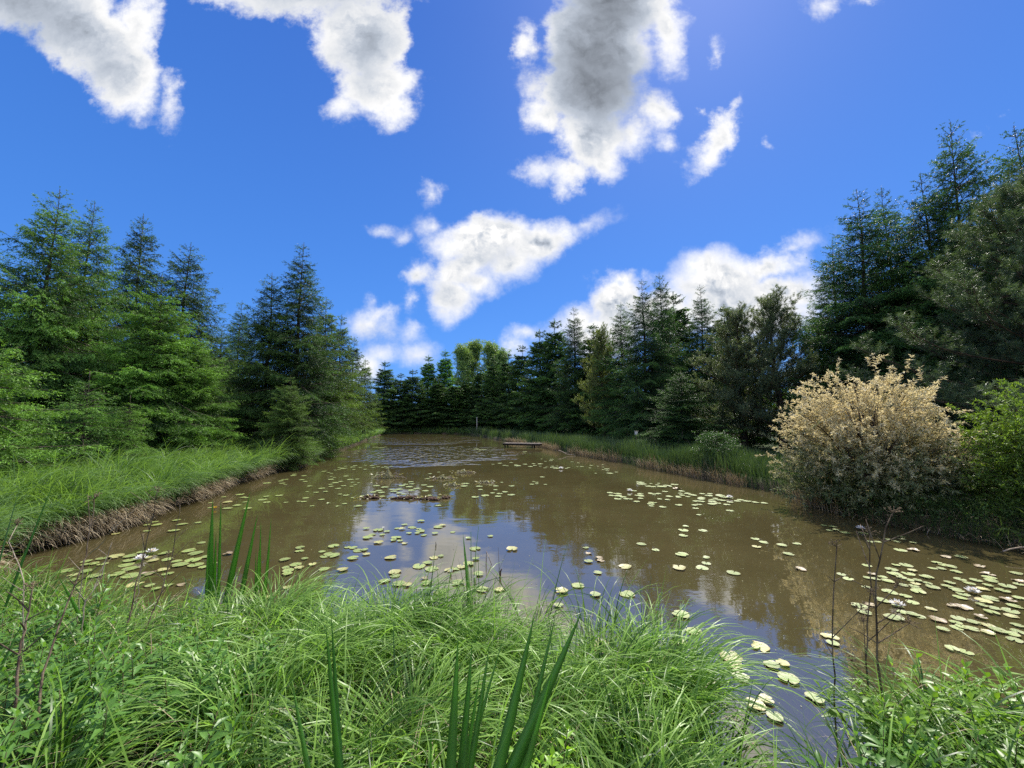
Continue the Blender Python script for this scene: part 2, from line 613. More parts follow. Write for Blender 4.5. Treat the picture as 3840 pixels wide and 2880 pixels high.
# ------------------------------------------------------------------ lily pads
# traced on enlarged views of the photograph: view origin, view scale, then (x, y, width[, colour]) on the view
VIEWS = {
 'A': (200, 1900, 2.212, [(750,122,92),(842,128,70),(775,158,65),(857,157,98),(775,205,72),(1022,117,80),(1065,149,110),(1200,137,55),
  (1000,204,110),(1440,18,85),(1612,18,75),(1228,302,80),(522,227,85,'y'),(275,458,115),(270,488,100),(330,478,110),(410,480,105),(410,430,130),
  (520,420,150,'y'),(640,415,130),(635,450,140),(735,382,95),(780,428,85,'y'),(825,452,110,'y'),(925,392,125),(1128,370,130),(1180,392,135),
  (945,443,110),(1020,455,105),(1160,448,150),(1050,488,150),(1180,487,150),(600,488,150),(640,520,160),(530,567,150),(640,580,180),
  (350,578,175),(265,545,120),(110,535,150),(165,570,110,'y'),(165,612,110),(200,683,110),(110,700,110),(800,560,130,'b'),(910,530,110,'y'),(950,560,115),
  (1245,508,95),(1270,420,110),(1325,478,75),(680,650,160,'y'),(800,658,50),(850,690,75),(955,658,50,'b'),(1065,650,60,'b'),(1450,398,85,'b'),
  (1940,675,85,'y'),(1780,760,70,'y'),(2045,345,80),(2042,372,78),(1918,447,98),(2085,438,58),(2150,486,70,'y'),(2010,488,110),(1930,507,70),
  (2040,514,85,'y'),(1950,537,110),(1940,565,90)]),
 'F': (700, 1700, 2.765, [(248,432,92),(555,432,98),(383,458,58),(585,461,70),(625,466,55),(425,510,105,'y'),(250,517,48),(520,545,92),(610,510,60),(430,576,98),
  (632,577,95),(240,568,50),(790,483,100),(825,452,65),(830,510,80),(960,440,82),(1030,510,50),(1232,465,72),(1165,500,52),(1215,508,62),
  (1397,483,66),(1298,550,28),(1470,524,44,'b'),(1567,551,46,'y'),(1637,528,56),(1755,551,25),(1797,551,50),(835,312,85),(975,290,60),
  (1000,277,50),(1036,274,46),(990,314,66),(1020,328,35),(1115,219,50),(1105,234,64),(1215,235,60),(1195,278,60),(1228,295,55),(1278,345,56,'y'),
  (1400,366,72),(1345,410,60),(1250,400,40,'y'),(1440,405,50,'b'),(1422,190,52),(1472,201,40),(1503,212,40),(1495,273,66),(1500,244,26),(1532,256,36),
  (1540,178,36),(1580,170,40),(1655,238,62),(1697,274,70),(1768,269,48),(1600,294,54),(1538,309,72),(1720,303,45),(1785,311,35),(1625,340,56),
  (1488,328,46,'y'),(1500,346,54),(1748,328,40),(1712,344,46),(1570,367,64),(1588,430,46),(1652,437,70),(1585,152,40),(1630,158,74),(1648,137,40),
  (1722,145,56),(1735,168,40),(1748,131,48),(1798,151,36),(1852,126,38),(1853,170,44),(1922,132,50),(1940,152,40),(1985,142,36),(2035,149,40),
  (2080,153,46),(2070,138,44),(2120,139,40),(120,725,72)]),
 'M': (1300, 1640, 2.765, [(325,393,45),(308,505,74),(395,522,80),(570,506,72),(610,493,58),(665,468,58),(678,489,58),(650,517,76),(470,547,58),
  (540,544,90),(490,567,84),(338,555,76),(270,572,76),(362,577,76),(545,583,70),(678,550,82),(725,536,68),(815,558,70),(803,498,62),(863,516,74),
  (865,604,52),(345,622,100),(160,612,55),(62,630,25),(590,592,55),(862,380,46),(952,366,34),(846,430,48),(1230,484,90),(1218,512,75),(1374,511,68),
  (1388,547,50),(1493,497,36),(1548,506,58),(1544,547,46),(1512,579,50),(1585,586,60),(1642,571,64),(1571,617,66),(1435,606,86),(1333,625,76),
  (1706,601,76),(1710,508,60),(1608,471,34),(1920,491,46),(1972,472,34),(1972,487,34),(1940,462,24),(2062,491,36),(2030,413,50),(950,711,60),
  (122,717,75),(1338,125,60),(1390,131,50),(1425,128,50),(1590,270,50),(1635,292,40),(1665,297,32),(1517,282,32),(1707,264,40),(1770,299,70),(1758,288,46),
  (1850,283,50),(300,105,60),(355,110,60),(400,104,40),(130,146,50),(90,165,40),(420,122,30)]),
 'R': (1950, 1680, 2.212, [(40,137,38),(85,155,40),(125,149,34),(112,132,34),(168,134,48),(168,154,24),(220,160,24),(206,168,24),(268,153,34),
  (265,166,32),(308,153,24),(305,170,60),(350,162,34),(385,171,30),(402,165,30),(262,96,34),(258,109,30),(180,92,20),(210,113,24),(432,118,26),
  (485,127,26),(512,155,32),(478,155,16),(592,146,30),(583,167,26),(645,154,20),(690,162,22),(690,182,24),(720,178,46),(722,191,28),(685,142,20),
  (798,203,28),(748,211,56),(627,212,20),(185,242,40),(40,30,36),(36,44,26),(115,282,24),(140,289,28),(140,301,28),(98,305,38),(210,304,32),
  (998,287,72),(1008,300,86),(1088,297,26),(1148,296,28),(1138,310,36),(1062,318,56),(1105,323,50),(1175,325,86),(1212,312,50),(1240,320,50,'b'),
  (1282,304,64),(1300,340,74,'b'),(905,344,38),(945,357,48),(745,376,54),(808,382,74),(757,396,50),(812,402,68),(812,424,62),(855,412,58),(880,424,55),
  (915,428,42),(905,392,34),(990,396,84),(1000,384,52),(998,423,48),(967,449,54),(1090,379,60),(1145,384,58),(1112,393,28),(1203,365,50),(1158,427,44),
  (1240,404,60),(1225,434,48),(1312,404,50),(1315,413,48),(1342,360,56),(1330,378,40),(1345,395,50),(1388,382,60),(1395,407,44),(1440,397,56),
  (1416,388,50),(1510,382,50),(1575,384,50),(1566,400,70),(1505,418,64),(1505,429,68),(1620,420,50),(1660,398,80),(1690,411,90),(1745,418,50),(1595,435,70),
  (1595,447,74),(1670,437,86),(1743,454,56),(1642,460,52),(1595,470,82),(1460,445,60),(1505,449,60),(1448,480,54),(1488,472,48),(1458,503,54),(1716,474,58),
  (1317,478,62),(1185,493,60),(1100,455,74),(1085,470,60),(1090,485,45),(1805,443,62),(1830,435,60),(1885,443,80),(1955,456,62),(2025,461,62),
  (1742,523,64),(1483,559,44),(1376,652,54,'y')]),
 'C': (1200, 1920, 2.765, [(1046,99,80),(876,136,62),(958,163,90),(1025,180,50),(1040,203,102),(1010,224,56),(1076,244,70),(1227,160,98),
  (1268,141,76,'y'),(1192,226,64),(922,225,48),(850,180,76,'y'),(795,173,50,'y'),(480,176,66),(605,192,110),(695,207,62),(645,240,60),(543,237,80),
  (495,270,110),(790,274,110),(760,298,60,'b'),(832,303,56,'y'),(878,330,66,'y'),(608,322,106,'y'),(140,360,118),(345,375,86),(285,370,50),(395,405,110),
  (460,398,80),(480,442,84,'y'),(342,486,120),(735,478,130,'y'),(20,418,55),(90,440,110),(50,465,110),(140,460,130),(40,595,120),(235,606,120,'y'),
  (1178,478,96,'y'),(1250,461,60),(1116,532,106),(1028,567,140),(1162,597,138),(1608,386,118),(1612,491,80),(1540,545,120),(1470,575,100,'y'),
  (1400,592,110),(1340,607,110,'y'),(1645,650,112),(780,630,140,'y'),(780,665,112),(670,718,130),(815,750,150),(905,765,95,'y'),(1090,695,66,'b'),
  (1102,743,124),(1432,741,136),(1245,832,144),(1680,810,144),(1866,814,114,'y'),(1994,391,124,'y'),(1766,255,46),(1378,211,44),(1540,275,40,'b')]),
 'D': (2100, 1940, 2.183, [(212,252,50),(232,299,50,'b'),(322,338,64,'b'),(332,357,62,'b'),(232,366,74),(535,408,110,'y'),(310,457,76),(148,562,112),
  (10,610,110,'y'),(288,640,90),(548,632,140),(-8,730,80),(990,802,146),(1093,937,136),(982,1028,130),(325,1043,150,'y'),(640,1070,150),(1640,1068,170,'y'),
  (1400,1158,200,'y'),(1430,1222,150,'y'),(1738,1218,140),(1825,1204,110,'y'),(1485,1315,150),(1872,1330,180),(1215,1378,180,'y'),(1600,1545,180,'y'),
  (1690,1505,130,'y'),(2090,1490,170),(510,1190,90),(1030,77,50,'y'),(1010,109,86),(1010,155,74),(1170,111,80),(668,223,82),(783,271,68),(997,311,114),
  (1198,337,62),(1197,382,80),(975,420,116,'y'),(1163,418,114),(1420,458,120),(1597,179,80),(1668,209,82),(1613,245,90,'y'),(1818,235,90),(1940,220,76),
  (1872,304,100),(1965,428,100,'b'),(1760,1645,110)]),
 'E': (3000, 1950, 2.633, [(235,55,60),(325,72,90),(290,110,60),(355,105,80),(445,127,110),(625,133,110),(700,217,80),(770,220,70),(870,198,80),
  (955,217,85),(1010,195,90,'y'),(1000,175,80),(1122,231,92),(990,302,150),(1120,303,130,'b'),(1437,370,130,'b'),(1590,366,150),(660,453,110),(948,455,90),
  (1047,451,150),(1350,430,120),(1430,452,140),(1495,467,130),(1310,482,110),(1395,489,110),(1542,519,140),(1770,462,130,'b'),(905,495,150),(1070,535,160),
  (1110,508,90,'y'),(935,542,170),(410,542,100),(475,586,120),(705,543,80,'b'),(665,578,100),(750,592,90),(815,575,90),(865,608,140),(1005,580,110),
  (1080,597,70),(1165,605,100),(1255,627,110),(1140,633,100,'y'),(1250,572,160),(1020,650,120),(1125,662,110),(1150,682,130),(1165,715,170),(1310,672,160),
  (655,667,80),(885,715,170),(1045,762,140),(815,800,160),(700,845,110,'b'),(590,862,180),(640,918,160),(965,855,130),(1110,818,150),(930,972,220),
  (1010,915,140),(1110,938,150),(1180,958,140),(1350,990,190,'b'),(1290,885,80,'y'),(1415,1090,140),(1560,985,160),(1540,1022,130),(1600,1062,140),(1700,1012,160),
  (1700,1084,170),(1800,1032,160),(1860,1050,80,'y'),(1550,1070,110),(1850,1122,130,'y'),(1950,1098,200),(2090,1140,190),(2150,1110,150),(2150,1050,130),
  (2120,1190,190),(1610,872,180,'b'),(1510,858,110,'b'),(1480,630,130),(1580,590,140),(1670,628,140),(1740,605,140),(1450,665,140),(1550,702,170),
  (1610,738,170),(1580,772,160),(1810,690,150,'y'),(1815,810,190,'y'),(1880,785,200),(2000,708,190),(1860,655,100),(2045,662,200),(1850,540,170,'b'),
  (1870,575,170),(1890,607,170),(2140,535,150),(2150,605,130,'b'),(2160,640,100),(2050,802,190,'b'),(2160,780,130),(2120,860,190),(1800,853,140),(1920,882,140),
  (1890,922,180),(2080,907,200),(2090,955,170,'y'),(1780,970,110,'b'),(1500,1282,140),(1640,1310,150),(325,1225,130),(260,1150,90,'y'),(325,1175,60,'y')]),
}


def pad_mesh(kind, seed):
    rng = np.random.default_rng(seed)
    n = 30
    gap = rng.uniform(0.10, 0.24)
    a = np.linspace(gap, 2 * pi - gap, n)
    ph = rng.uniform(0, 6, 4)
    amp = 0.035 if kind != 'b' else 0.09
    rr = 1 + amp * np.sin(3 * a + ph[0]) + amp * 0.7 * np.sin(5 * a + ph[1]) + 0.02 * np.sin(11 * a + ph[2]) + rng.normal(0, 0.012, n)
    if kind == 'y' or seed % 3 == 0:                  # nibbled edge
        c = rng.integers(3, n - 5)
        rr[c:c + 3] *= rng.uniform(0.75, 0.9)
    # lobes end rounded beside the cleft
    rr[0] *= 0.80
    rr[-1] *= 0.80
    rr[1] *= 0.95
    rr[-2] *= 0.95
    curl = {'g': 0.02, 'y': 0.05, 'b': 0.13}[kind]
    vs, tn = [(0, 0, 0.0)], []
    for f in (0.4, 0.75, 0.94, 1.0):
        lift = curl * f ** 4 * (0.4 + np.maximum(0, np.sin(2 * a + ph[3])) * 1.6) + 0.006 * np.sin(7 * a) * f
        for i in range(n):
            vs.append((cos(a[i]) * rr[i] * f, sin(a[i]) * rr[i] * f, lift[i]))
    vs = np.array(vs)
    top = len(vs)
    low = vs.copy()
    low[:, 2] -= 0.008
    f3 = [(0, 1 + i, 2 + i) for i in range(n - 1)]
    f4 = []
    for r in range(3):
        o = 1 + r * n
        f4 += [(o + i, o + n + i, o + n + i + 1, o + i + 1) for i in range(n - 1)]
    mb = MB()
    mb.add(vs, f4)
    mb.f3.append(np.array(f3, np.int32))
    # rim thickness
    o = 1 + 3 * n
    mb.add(np.concatenate([vs[o:o + n], low[o:o + n]]), [(i, i + n, i + n + 1, i + 1) for i in range(n - 1)])
    return mb.mesh('lily_pad', M_PAD[kind], smooth=True)


PADM = {k: [pad_mesh(k, 11 * j + ord(k)) for j in range(6)] for k in 'gyb'}
REGION = {'A': 'raft below the left bank', 'F': 'scatter along the left bank', 'M': 'drift in mid pond', 'R': 'raft off the right bank',
          'C': 'scatter on the sky reflection', 'D': 'scatter by the near right grass', 'E': 'big raft at lower right'}
prng = np.random.default_rng(3)
pads = []
for vk, (ox, oy, sc, lst) in VIEWS.items():
    for e in lst:
        px, py, wd = ox + e[0] / sc, oy + e[1] / sc, e[2] / sc
        P = on_plane(px, py, 0.0)
        depth = P[1] * CP + (P[2] - H_CAM) * SP
        r = 0.5 * wd / F * depth / math.sqrt(1 + ((px - 1920) / F) ** 2)
        reg = vk
        if vk == 'A' and px > 1040:
            reg = 'C'
        if vk == 'R' and e[1] < 310 and e[0] < 850:
            reg = 'M'
        if vk == 'D' and e[0] > 1500 and e[1] < 500:
            reg = 'D'
        if pond_dist(P[0], P[1]) > -0.12:
            continue
        pads.append(dict(P=P, r=float(np.clip(r * 1.03, 0.05, 0.21)), k=e[3] if len(e) > 3 else 'g', reg=reg, size=r * r * (H_CAM / (P[1] ** 3))))
pads.sort(key=lambda d: -d['size'])
PAD_N = 296
COLN = {'g': 'green', 'y': 'yellowing', 'b': 'reddish brown'}
for reg, nm in REGION.items():
    grp = sorted([p for p in pads[:PAD_N] if p['reg'] == reg], key=lambda d: d['P'][1])
    rows = [grp[i:i + 8] for i in range(0, len(grp), 8)]
    for ri, row in enumerate(rows):
        row.sort(key=lambda d: d['P'][0])
        for ci, p in enumerate(row):
            pos = ORD[ci]
            rw = 'nearest row' if ri == 0 else ORD[ri] + ' row out'
            big = '' if p['k'] != 'g' else ('broad ' if p['r'] > 0.13 else ('small ' if p['r'] < 0.085 else ''))
            p['label'] = f"{big}{COLN[p['k']]} pad, {pos} from left in {rw}, {nm}"
rest = MB()
for i, p in enumerate(pads):
    me = PADM[p['k']][int(prng.integers(6))]
    rot = prng.uniform(0, 2 * pi)
    z = 0.006 + 0.014 * prng.random()
    tilt = (prng.normal(0, 0.025), prng.normal(0, 0.025))
    if i < PAD_N:
        o = link('lily_pad', me)
        o.location = (p['P'][0], p['P'][1], z)
        o.rotation_euler = (*tilt, rot)
        s = p['r']
        o.scale = (s, s * prng.uniform(0.88, 1.0), s)
        tag(o, p['label'], 'lily pad', 'lily pads, ' + REGION[p['reg']])
    else:
        v = np.empty(len(me.vertices) * 3, np.float32)
        me.vertices.foreach_get('co', v)
        v = v.reshape(-1, 3) * p['r']
        c, s_ = cos(rot), sin(rot)
        v = np.stack([v[:, 0] * c - v[:, 1] * s_, v[:, 0] * s_ + v[:, 1] * c, v[:, 2]], 1) + np.array([p['P'][0], p['P'][1], z])
        t3 = [tuple(f.vertices) for f in me.polygons if len(f.vertices) == 3]
        t4 = [tuple(f.vertices) for f in me.polygons if len(f.vertices) == 4]
        rest.add(v, t4)
        rest.f3.append(np.array(t3, np.int32) + rest.n - len(v))


def flat_pad_mat():
    m, t = new_mat('lily_pad_far')
    k = NT(t)
    out = k.n('ShaderNodeOutputMaterial')
    tc = k.n('ShaderNodeTexCoord').outputs['Object']
    p = k.n('ShaderNodeBsdfPrincipled')
    k.put(p.inputs['Base Color'], k.mix(k.noise(tc, 3.0, 4), (0.21, 0.28, 0.06), (0.32, 0.36, 0.11)))
    p.inputs['Roughness'].default_value = 0.48
    p.inputs['Specular IOR Level'].default_value = 1.0
    t.links.new(p.outputs[0], out.inputs[0])
    return m


if rest.n:
    # the thin line of far pads under the end bank belongs with them
    o = rest.build('far_lily_pads', flat_pad_mat(), smooth=True)
    tag(o, 'scattering of the smallest far lily pads across the pond', 'lily pads', kind='stuff')

# pollen, bud scales and leaf scraps drifting on the surface
mb = MB()
n = 2600
fx = prng.uniform(-9, 8, n)
fy = 2.4 + 20 * prng.random(n) ** 1.6
ok = pond_dist(fx, fy) < -0.15
fx, fy = fx[ok], fy[ok]
n = len(fx)
an = prng.uniform(0, 2 * pi, n)
leaf_quads(mb, np.stack([fx, fy, np.full(n, 0.004) + 0.004 * prng.random(n)], 1), np.stack([np.cos(an), np.sin(an), np.zeros(n)], 1), np.tile([0, 0, 1.0], (n, 1)),
           prng.uniform(0.006, 0.028, n) * np.where(prng.random(n) < 0.04, 2.6, 1.0), prng.uniform(0.005, 0.014, n), np.clip(prng.normal(0.5, 0.3, n), 0, 1), 0.05)
o = mb.build('floating_flecks', M_SCUM)
tag(o, 'specks of pollen and leaf scraps drifting on the water', 'flecks', kind='stuff')

# ------------------------------------------------------------------ water-lily flowers


def petals(mb, n, r0, lean, ln, wd, z0, rng, tone=0.5):
    for i in range(n):
        a = 2 * pi * i / n + rng.uniform(-0.15, 0.15)
        le = lean + rng.uniform(-0.1, 0.1)
        d = np.array((cos(a) * cos(le), sin(a) * cos(le), sin(le)))
        s = np.array((-sin(a), cos(a), 0))
        up = np.cross(d, s)
        b = np.array((cos(a) * r0, sin(a) * r0, z0))
        pts = []
        for f, wf, cup in ((0, 0.35, 0), (0.35, 0.95, 0.10), (0.7, 0.85, 0.06), (1.0, 0.05, 0.0)):
            c = b + d * ln * f
            pts += [c - s * wd / 2 * wf - up * cup * wd, c + up * 0.12 * wd * (1 - abs(2 * f - 1)), c + s * wd / 2 * wf - up * cup * wd]
        q = []
        for r in range(3):
            q += [(r * 3, r * 3 + 1, r * 3 + 4, r * 3 + 3), (r * 3 + 1, r * 3 + 2, r * 3 + 5, r * 3 + 4)]
        mb.add(pts, q, tone)


def flower(px, py, label, size=0.07, white=True, opening=0.0, cat='water lily'):
    rng = np.random.default_rng(int(px))
    P = on_plane(px, py, 0.02)
    root = empty('water_lily_flower', tuple(P), rng.uniform(0, 6))
    tag(root, label, cat, 'water lily blossoms')
    m = MB()
    petals(m, 9, 0.01, 0.30 + opening, size, size * 0.42, 0.01, rng)
    petals(m, 8, 0.008, 0.75 + opening * 0.6, size * 0.9, size * 0.38, 0.012, rng)
    petals(m, 6, 0.005, 1.15 + opening * 0.3, size * 0.75, size * 0.32, 0.014, rng)
    m.build('petals', M_WHITE if white else M_YELLOW, root, smooth=True)
    m = MB()
    an = np.arange(40) * 2.4
    rr = 0.016 * np.sqrt(np.arange(40) / 40)
    b = np.stack([rr * np.cos(an), rr * np.sin(an), np.full(40, 0.012)], 1)
    tip = b * np.array([1.5, 1.5, 1]) + np.array([0, 0, size * 0.42])
    tubes(m, np.stack([b, (b + tip) / 2, tip], 1), np.full((40, 3), 0.0018), 4)
    m.build('stamens', M_YELLOW, root)
    return root


for px, py, lb, sz in ((200 + 818 / 2.212, 1900 + 380 / 2.212, 'white water lily blossom at back of the left raft', 0.075),
                       (200 + 725 / 2.212, 1900 + 437 / 2.212, 'white water lily blossom in middle of the left raft', 0.08),
                       (3000 + 1705 / 2.633, 1950 + 712 / 2.633, 'cream water lily blossom farther out on the lower right raft', 0.065),
                       (3000 + 960 / 2.633, 1950 + 842 / 2.633, 'white water lily blossom beside the tall dead stalks', 0.065),
                       (3000 + 600 / 2.633, 1950 + 90 / 2.633, 'white water lily blossom under the variegated willow', 0.07),
                       (1950 + 1738 / 2.212, 1680 + 412 / 2.212, 'white water lily blossom on the raft off the right bank', 0.085),
                       (1950 + 912 / 2.212, 1680 + 358 / 2.212, 'white water lily blossom on left edge of right bank raft', 0.08),
                       (1950 + 340 / 2.212, 1680 + 171 / 2.212, 'tiny white water lily blossom among far mid pond pads', 0.10)):
    flower(px, py, lb, sz)
flower(700 + 296 / 2.765, 1700 + 572 / 2.765, 'yellow pond lily flower between pads near the left reeds', 0.045, False, 0.5)


def bud(px, py, label, h=0.12):
    P = on_plane(px, py, 0.0)
    root = empty('water_lily_bud', tuple(P))
    tag(root, label, 'water lily', 'water lily blossoms')
    rng = np.random.default_rng(int(px))
    m = MB()
    petals(m, 6, 0.004, 1.25, 0.05, 0.024, h, rng)
    m.build('petals', M_WHITE, root, smooth=True)
    m = MB()
    tubes(m, [(0, 0, -0.3), (0.004, 0, 0), (0, 0, h + 0.004)], [0.005, 0.005, 0.006], 6)
    m.build('stem', M_DEAD, root)


bud(1200 + 655 / 2.765, 1920 + 212 / 2.765, 'upright half-open lily bud on the cloud reflection', 0.06)
bud(1200 + 1358 / 2.765, 1920 + 655 / 2.765, 'pale closed bud on a dark stalk beside yellow pads', 0.03)
bud(1200 + 1608 / 2.765, 1920 + 715 / 2.765, 'cream opening bud behind the two rush stems', 0.02)


def rhizome(px, py, length, label, dark=True, seed=0, hgt=0.08):
    """floating tangle of rotting rhizome and leaf stalks"""
    rng = np.random.default_rng(seed)
    P = on_plane(px, py, 0.0)
    root = empty('floating_rhizome', tuple(P), rng.uniform(-0.15, 0.15))
    tag(root, label, 'rhizome', 'rotting water lily roots afloat in mid pond')
    m = MB()
    n = 26 if dark else 10
    for i in range(n):
        x0 = rng.uniform(-0.5, 0.2) * length
        L = rng.uniform(0.25, 0.6) * length
        s = np.linspace(0, 1, 8)
        y = rng.normal(0, 0.06)
        pk = rng.uniform(0.3, 1.0) * hgt * (1 - abs(x0 + L / 2) / length)
        p = np.stack([x0 + L * s, y + rng.normal(0, 0.05) * s + 0.03 * np.sin(5 * s + i), np.sin(pi * s) * pk - 0.012], 1)
        rr = rng.uniform(0.012, 0.03) if dark else rng.uniform(0.006, 0.012)
        tubes(m, p, rr * (1 - 0.6 * np.abs(2 * s - 1) ** 2), 6)
    m.build('root_mass', M_MUD if dark else M_PALE, root, smooth=True)
    m = MB()
    k = 40
    a = rng.uniform(0, 2 * pi, k)
    x = rng.uniform(-0.6, 0.6, k) * length
    Pq = np.stack([x, rng.normal(0, 0.07, k), rng.uniform(0.0, hgt, k) * (1 - np.abs(x) / length)], 1)
    D = nrm(np.stack([np.cos(a), np.sin(a) * 0.5, rng.uniform(-0.2, 0.5, k)], 1))
    N = nrm(np.stack([rng.normal(0, 0.5, k), rng.normal(0, 0.5, k), np.ones(k)], 1))
    leaf_quads(m, Pq, D, N, rng.uniform(0.05, 0.15, k), rng.uniform(0.02, 0.06, k), rng.uniform(0.2, 1, k))
    if not dark:
        s = np.linspace(0, 1, 7)
        for i in range(14):
            aa = rng.uniform(0, 2 * pi)
            L = rng.uniform(0.1, 0.3) * length * 1.3
            p = np.stack([np.cos(aa) * L * s, np.sin(aa) * L * 0.5 * s, hgt * (1 - s) ** 1.2 * rng.uniform(0.5, 1.2) + 0.01], 1)
            tubes(m, p, np.full(7, 0.012), 5, 0.8)
    m.build('leaf_scraps', M_SCUM, root)


V = lambda x, y: (1300 + x / 2.765, 1640 + y / 2.765)
rhizome(*V(225, 632), 0.62, 'dark arched root mass, leftmost of the floating row', True, 1, 0.08)
rhizome(*V(620, 636), 0.85, 'longest dark root mass in the floating row', True, 2, 0.08)
rhizome(*V(850, 644), 0.6, 'thin dark root mass right of the longest one', True, 3, 0.07)
rhizome(*V(1022, 628), 0.28, 'small pale-topped root stub, rightmost of the floating row', True, 4, 0.07)
rhizome(*V(425, 425), 0.95, 'tallest heap of pale stalks standing out of mid pond', False, 5, 0.3)
rhizome(*V(985, 430), 0.95, 'long flat heap of pale stalks in the pond centre', False, 6, 0.10)
rhizome(*V(1110, 502), 0.55, 'low pale stalk heap beside two pads in mid pond', False, 7, 0.10)
rhizome(*V(1450, 470), 0.5, 'flat brownish stalk heap right of mid pond', False, 8, 0.06)
rhizome(*V(1210, 370), 0.8, 'pale stalk heap with one stalk sticking up, farther out', False, 9, 0.12)

# ------------------------------------------------------------------ trees


def spruce(seed, H, Rm, spacing=0.30, q=1.0, droop=0.35, sparse_top=0.25, nl=0.058, nw=0.023, full=0.7, bare=0.0, dens=1.0, tonebias=0.0):
    """returns (trunk mesh, crown mesh); q scales the amount of foliage detail"""
    rng = np.random.default_rng(seed)
    zs, z = [], H * 0.02 + 0.15 + bare * H
    while z < H - min(1.15, 0.2 * H):
        t = z / H
        zs.append(z)
        z += spacing * (1.0 + 0.5 * max(0, t - 0.8) / 0.2) * rng.uniform(0.8, 1.2)
    z0, az, ln, aa = [], [], [], []
    for z in zs:
        t = z / H
        prof = min(1.0, (1.22 * (1 - t)) ** (full + 0.22)) * min(1.0, 0.72 + 1.4 * t)
        n = int(round((9 if t < 0.75 else 8) * dens))
        a0 = rng.uniform(0, 6.28)
        for i in range(n):
            z0.append(z + rng.uniform(-0.12, 0.12))
            az.append(a0 + 2 * pi * i / n + rng.normal(0, 0.22))
            l = Rm * prof * rng.uniform(0.50, 1.22) * (1 - 0.10 * (t > 0.8))
            ln.append(max(0.16, l))
            aa.append(np.interp(t, [0, 0.35, 0.7, 1], [-0.06, 0.14, 0.45, 0.95]) + rng.normal(0, 0.22))
    for zt, lt, nt_ in ((H - 0.80, 0.34, 5), (H - 0.42, 0.24, 4)):      # sparse whorls on the leader
        a0 = rng.uniform(0, 6.28)
        for i in range(nt_):
            z0.append(zt + rng.uniform(-0.04, 0.04))
            az.append(a0 + 2 * pi * i / nt_ + rng.normal(0, 0.3))
            ln.append(lt * rng.uniform(0.7, 1.2) * min(1.0, H / 6))
            aa.append(rng.uniform(0.5, 1.0))
    z0, az, ln, aa = map(np.array, (z0, az, ln, aa))
    tt = z0 / H
    bb = np.interp(tt, [0, 0.4, 0.8, 1], [-0.62, -0.52, -0.22, 0.15]) * rng.uniform(0.7, 1.3, len(z0))
    cc = np.interp(tt, [0, 0.5, 1], [0.26, 0.22, 0.12])
    br_tone = rng.normal(0, 0.15, len(z0)) + tonebias

    def bpos(i, s):
        r = ln[i] * s
        return np.stack([r * np.cos(az[i]), r * np.sin(az[i]), z0[i] + ln[i] * (aa[i] * s + bb[i] * s ** 2 + cc[i] * s ** 3)], -1)

    def btan(i, s):
        return nrm(np.stack([np.cos(az[i]), np.sin(az[i]), aa[i] + 2 * bb[i] * s + 3 * cc[i] * s * s], -1))
    # trunk and limbs
    tm = MB()
    zz = np.linspace(-0.15, H, 22)
    wv = np.stack([0.03 * np.sin(zz * 1.1 + seed), 0.03 * np.cos(zz * 0.9), zz], 1)
    r0 = 0.014 * H
    tubes(tm, wv, np.maximum(0.008, r0 * (1 - zz / H) ** 1.15 * (1 + 0.35 * np.exp(-np.maximum(zz, 0) * 3))), 9)
    S = 6
    s = np.linspace(0, 1, S)
    ib = np.arange(len(z0))
    pts = bpos(ib[:, None], s[None])
    rb = (0.006 + 0.010 * ln)[:, None] * (1 - 0.85 * s)[None]
    tubes(tm, pts, rb, 4)
    # side twigs
    nt = np.where(z0 > H - 0.95, 4, np.maximum(16, (ln / 0.05 * q * dens))).astype(int)
    i1 = np.repeat(ib, nt)
    m = len(i1)
    s1 = rng.uniform(0.03, 1.0, m) ** 0.85
    sg = np.where(rng.random(m) < 0.5, -1.0, 1.0)
    sd = np.stack([-np.sin(az[i1]), np.cos(az[i1]), np.zeros(m)], 1) * sg[:, None]
    ph = rng.normal(0.95, 0.2, m)
    T = btan(i1, s1)
    dr = droop * np.interp(tt[i1], [0, 0.7, 1], [1.2, 0.8, 0.0]) * rng.uniform(0.4, 1.5, m)
    D1 = nrm(T * np.cos(ph)[:, None] + sd * np.sin(ph)[:, None] - np.array([0, 0, 1.0]) * dr[:, None])
    L1 = np.clip((0.15 + 0.50 * ln[i1] * (1 - s1) ** 0.8) * rng.uniform(0.6, 1.15, m), 0.07, 0.75)
    P1 = bpos(i1, s1)
    tn1 = np.clip(0.06 + br_tone[i1] + 0.46 * s1 ** 2, 0, 1)  # paler new growth, with lit tips and shaded inner twigs painted in
    # twiglets
    n2 = np.maximum(2, L1 / 0.095 * q).astype(int)
    i2 = np.repeat(np.arange(m), n2)
    m2 = len(i2)
    s2 = rng.uniform(0.15, 1.0, m2)
    sg2 = np.where(rng.random(m2) < 0.5, -1.0, 1.0)
    sd2 = nrm(np.cross(D1[i2], np.array([0, 0, 1.0]))) * sg2[:, None]
    D2 = nrm(D1[i2] * 0.75 + sd2 * 0.7 - np.array([0, 0, 1.0]) * (droop * rng.uniform(0.3, 1.6, m2) * np.interp(tt[i1[i2]], [0, 0.8, 1], [1, 0.8, 0.1]))[:, None])
    L2 = np.clip(L1[i2] * 0.58 * (1.1 - s2 * 0.7) * rng.uniform(0.6, 1.2, m2), 0.06, 0.26)
    P2 = P1[i2] + D1[i2] * (L1[i2] * s2)[:, None]
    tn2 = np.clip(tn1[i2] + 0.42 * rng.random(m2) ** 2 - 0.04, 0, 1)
    cm = MB()
    dn = 1.0 / nl * 1.35
    tri_needles(cm, P1, D1, L1, dn * 0.9, nl, nw, tn1, rng, 0.7)
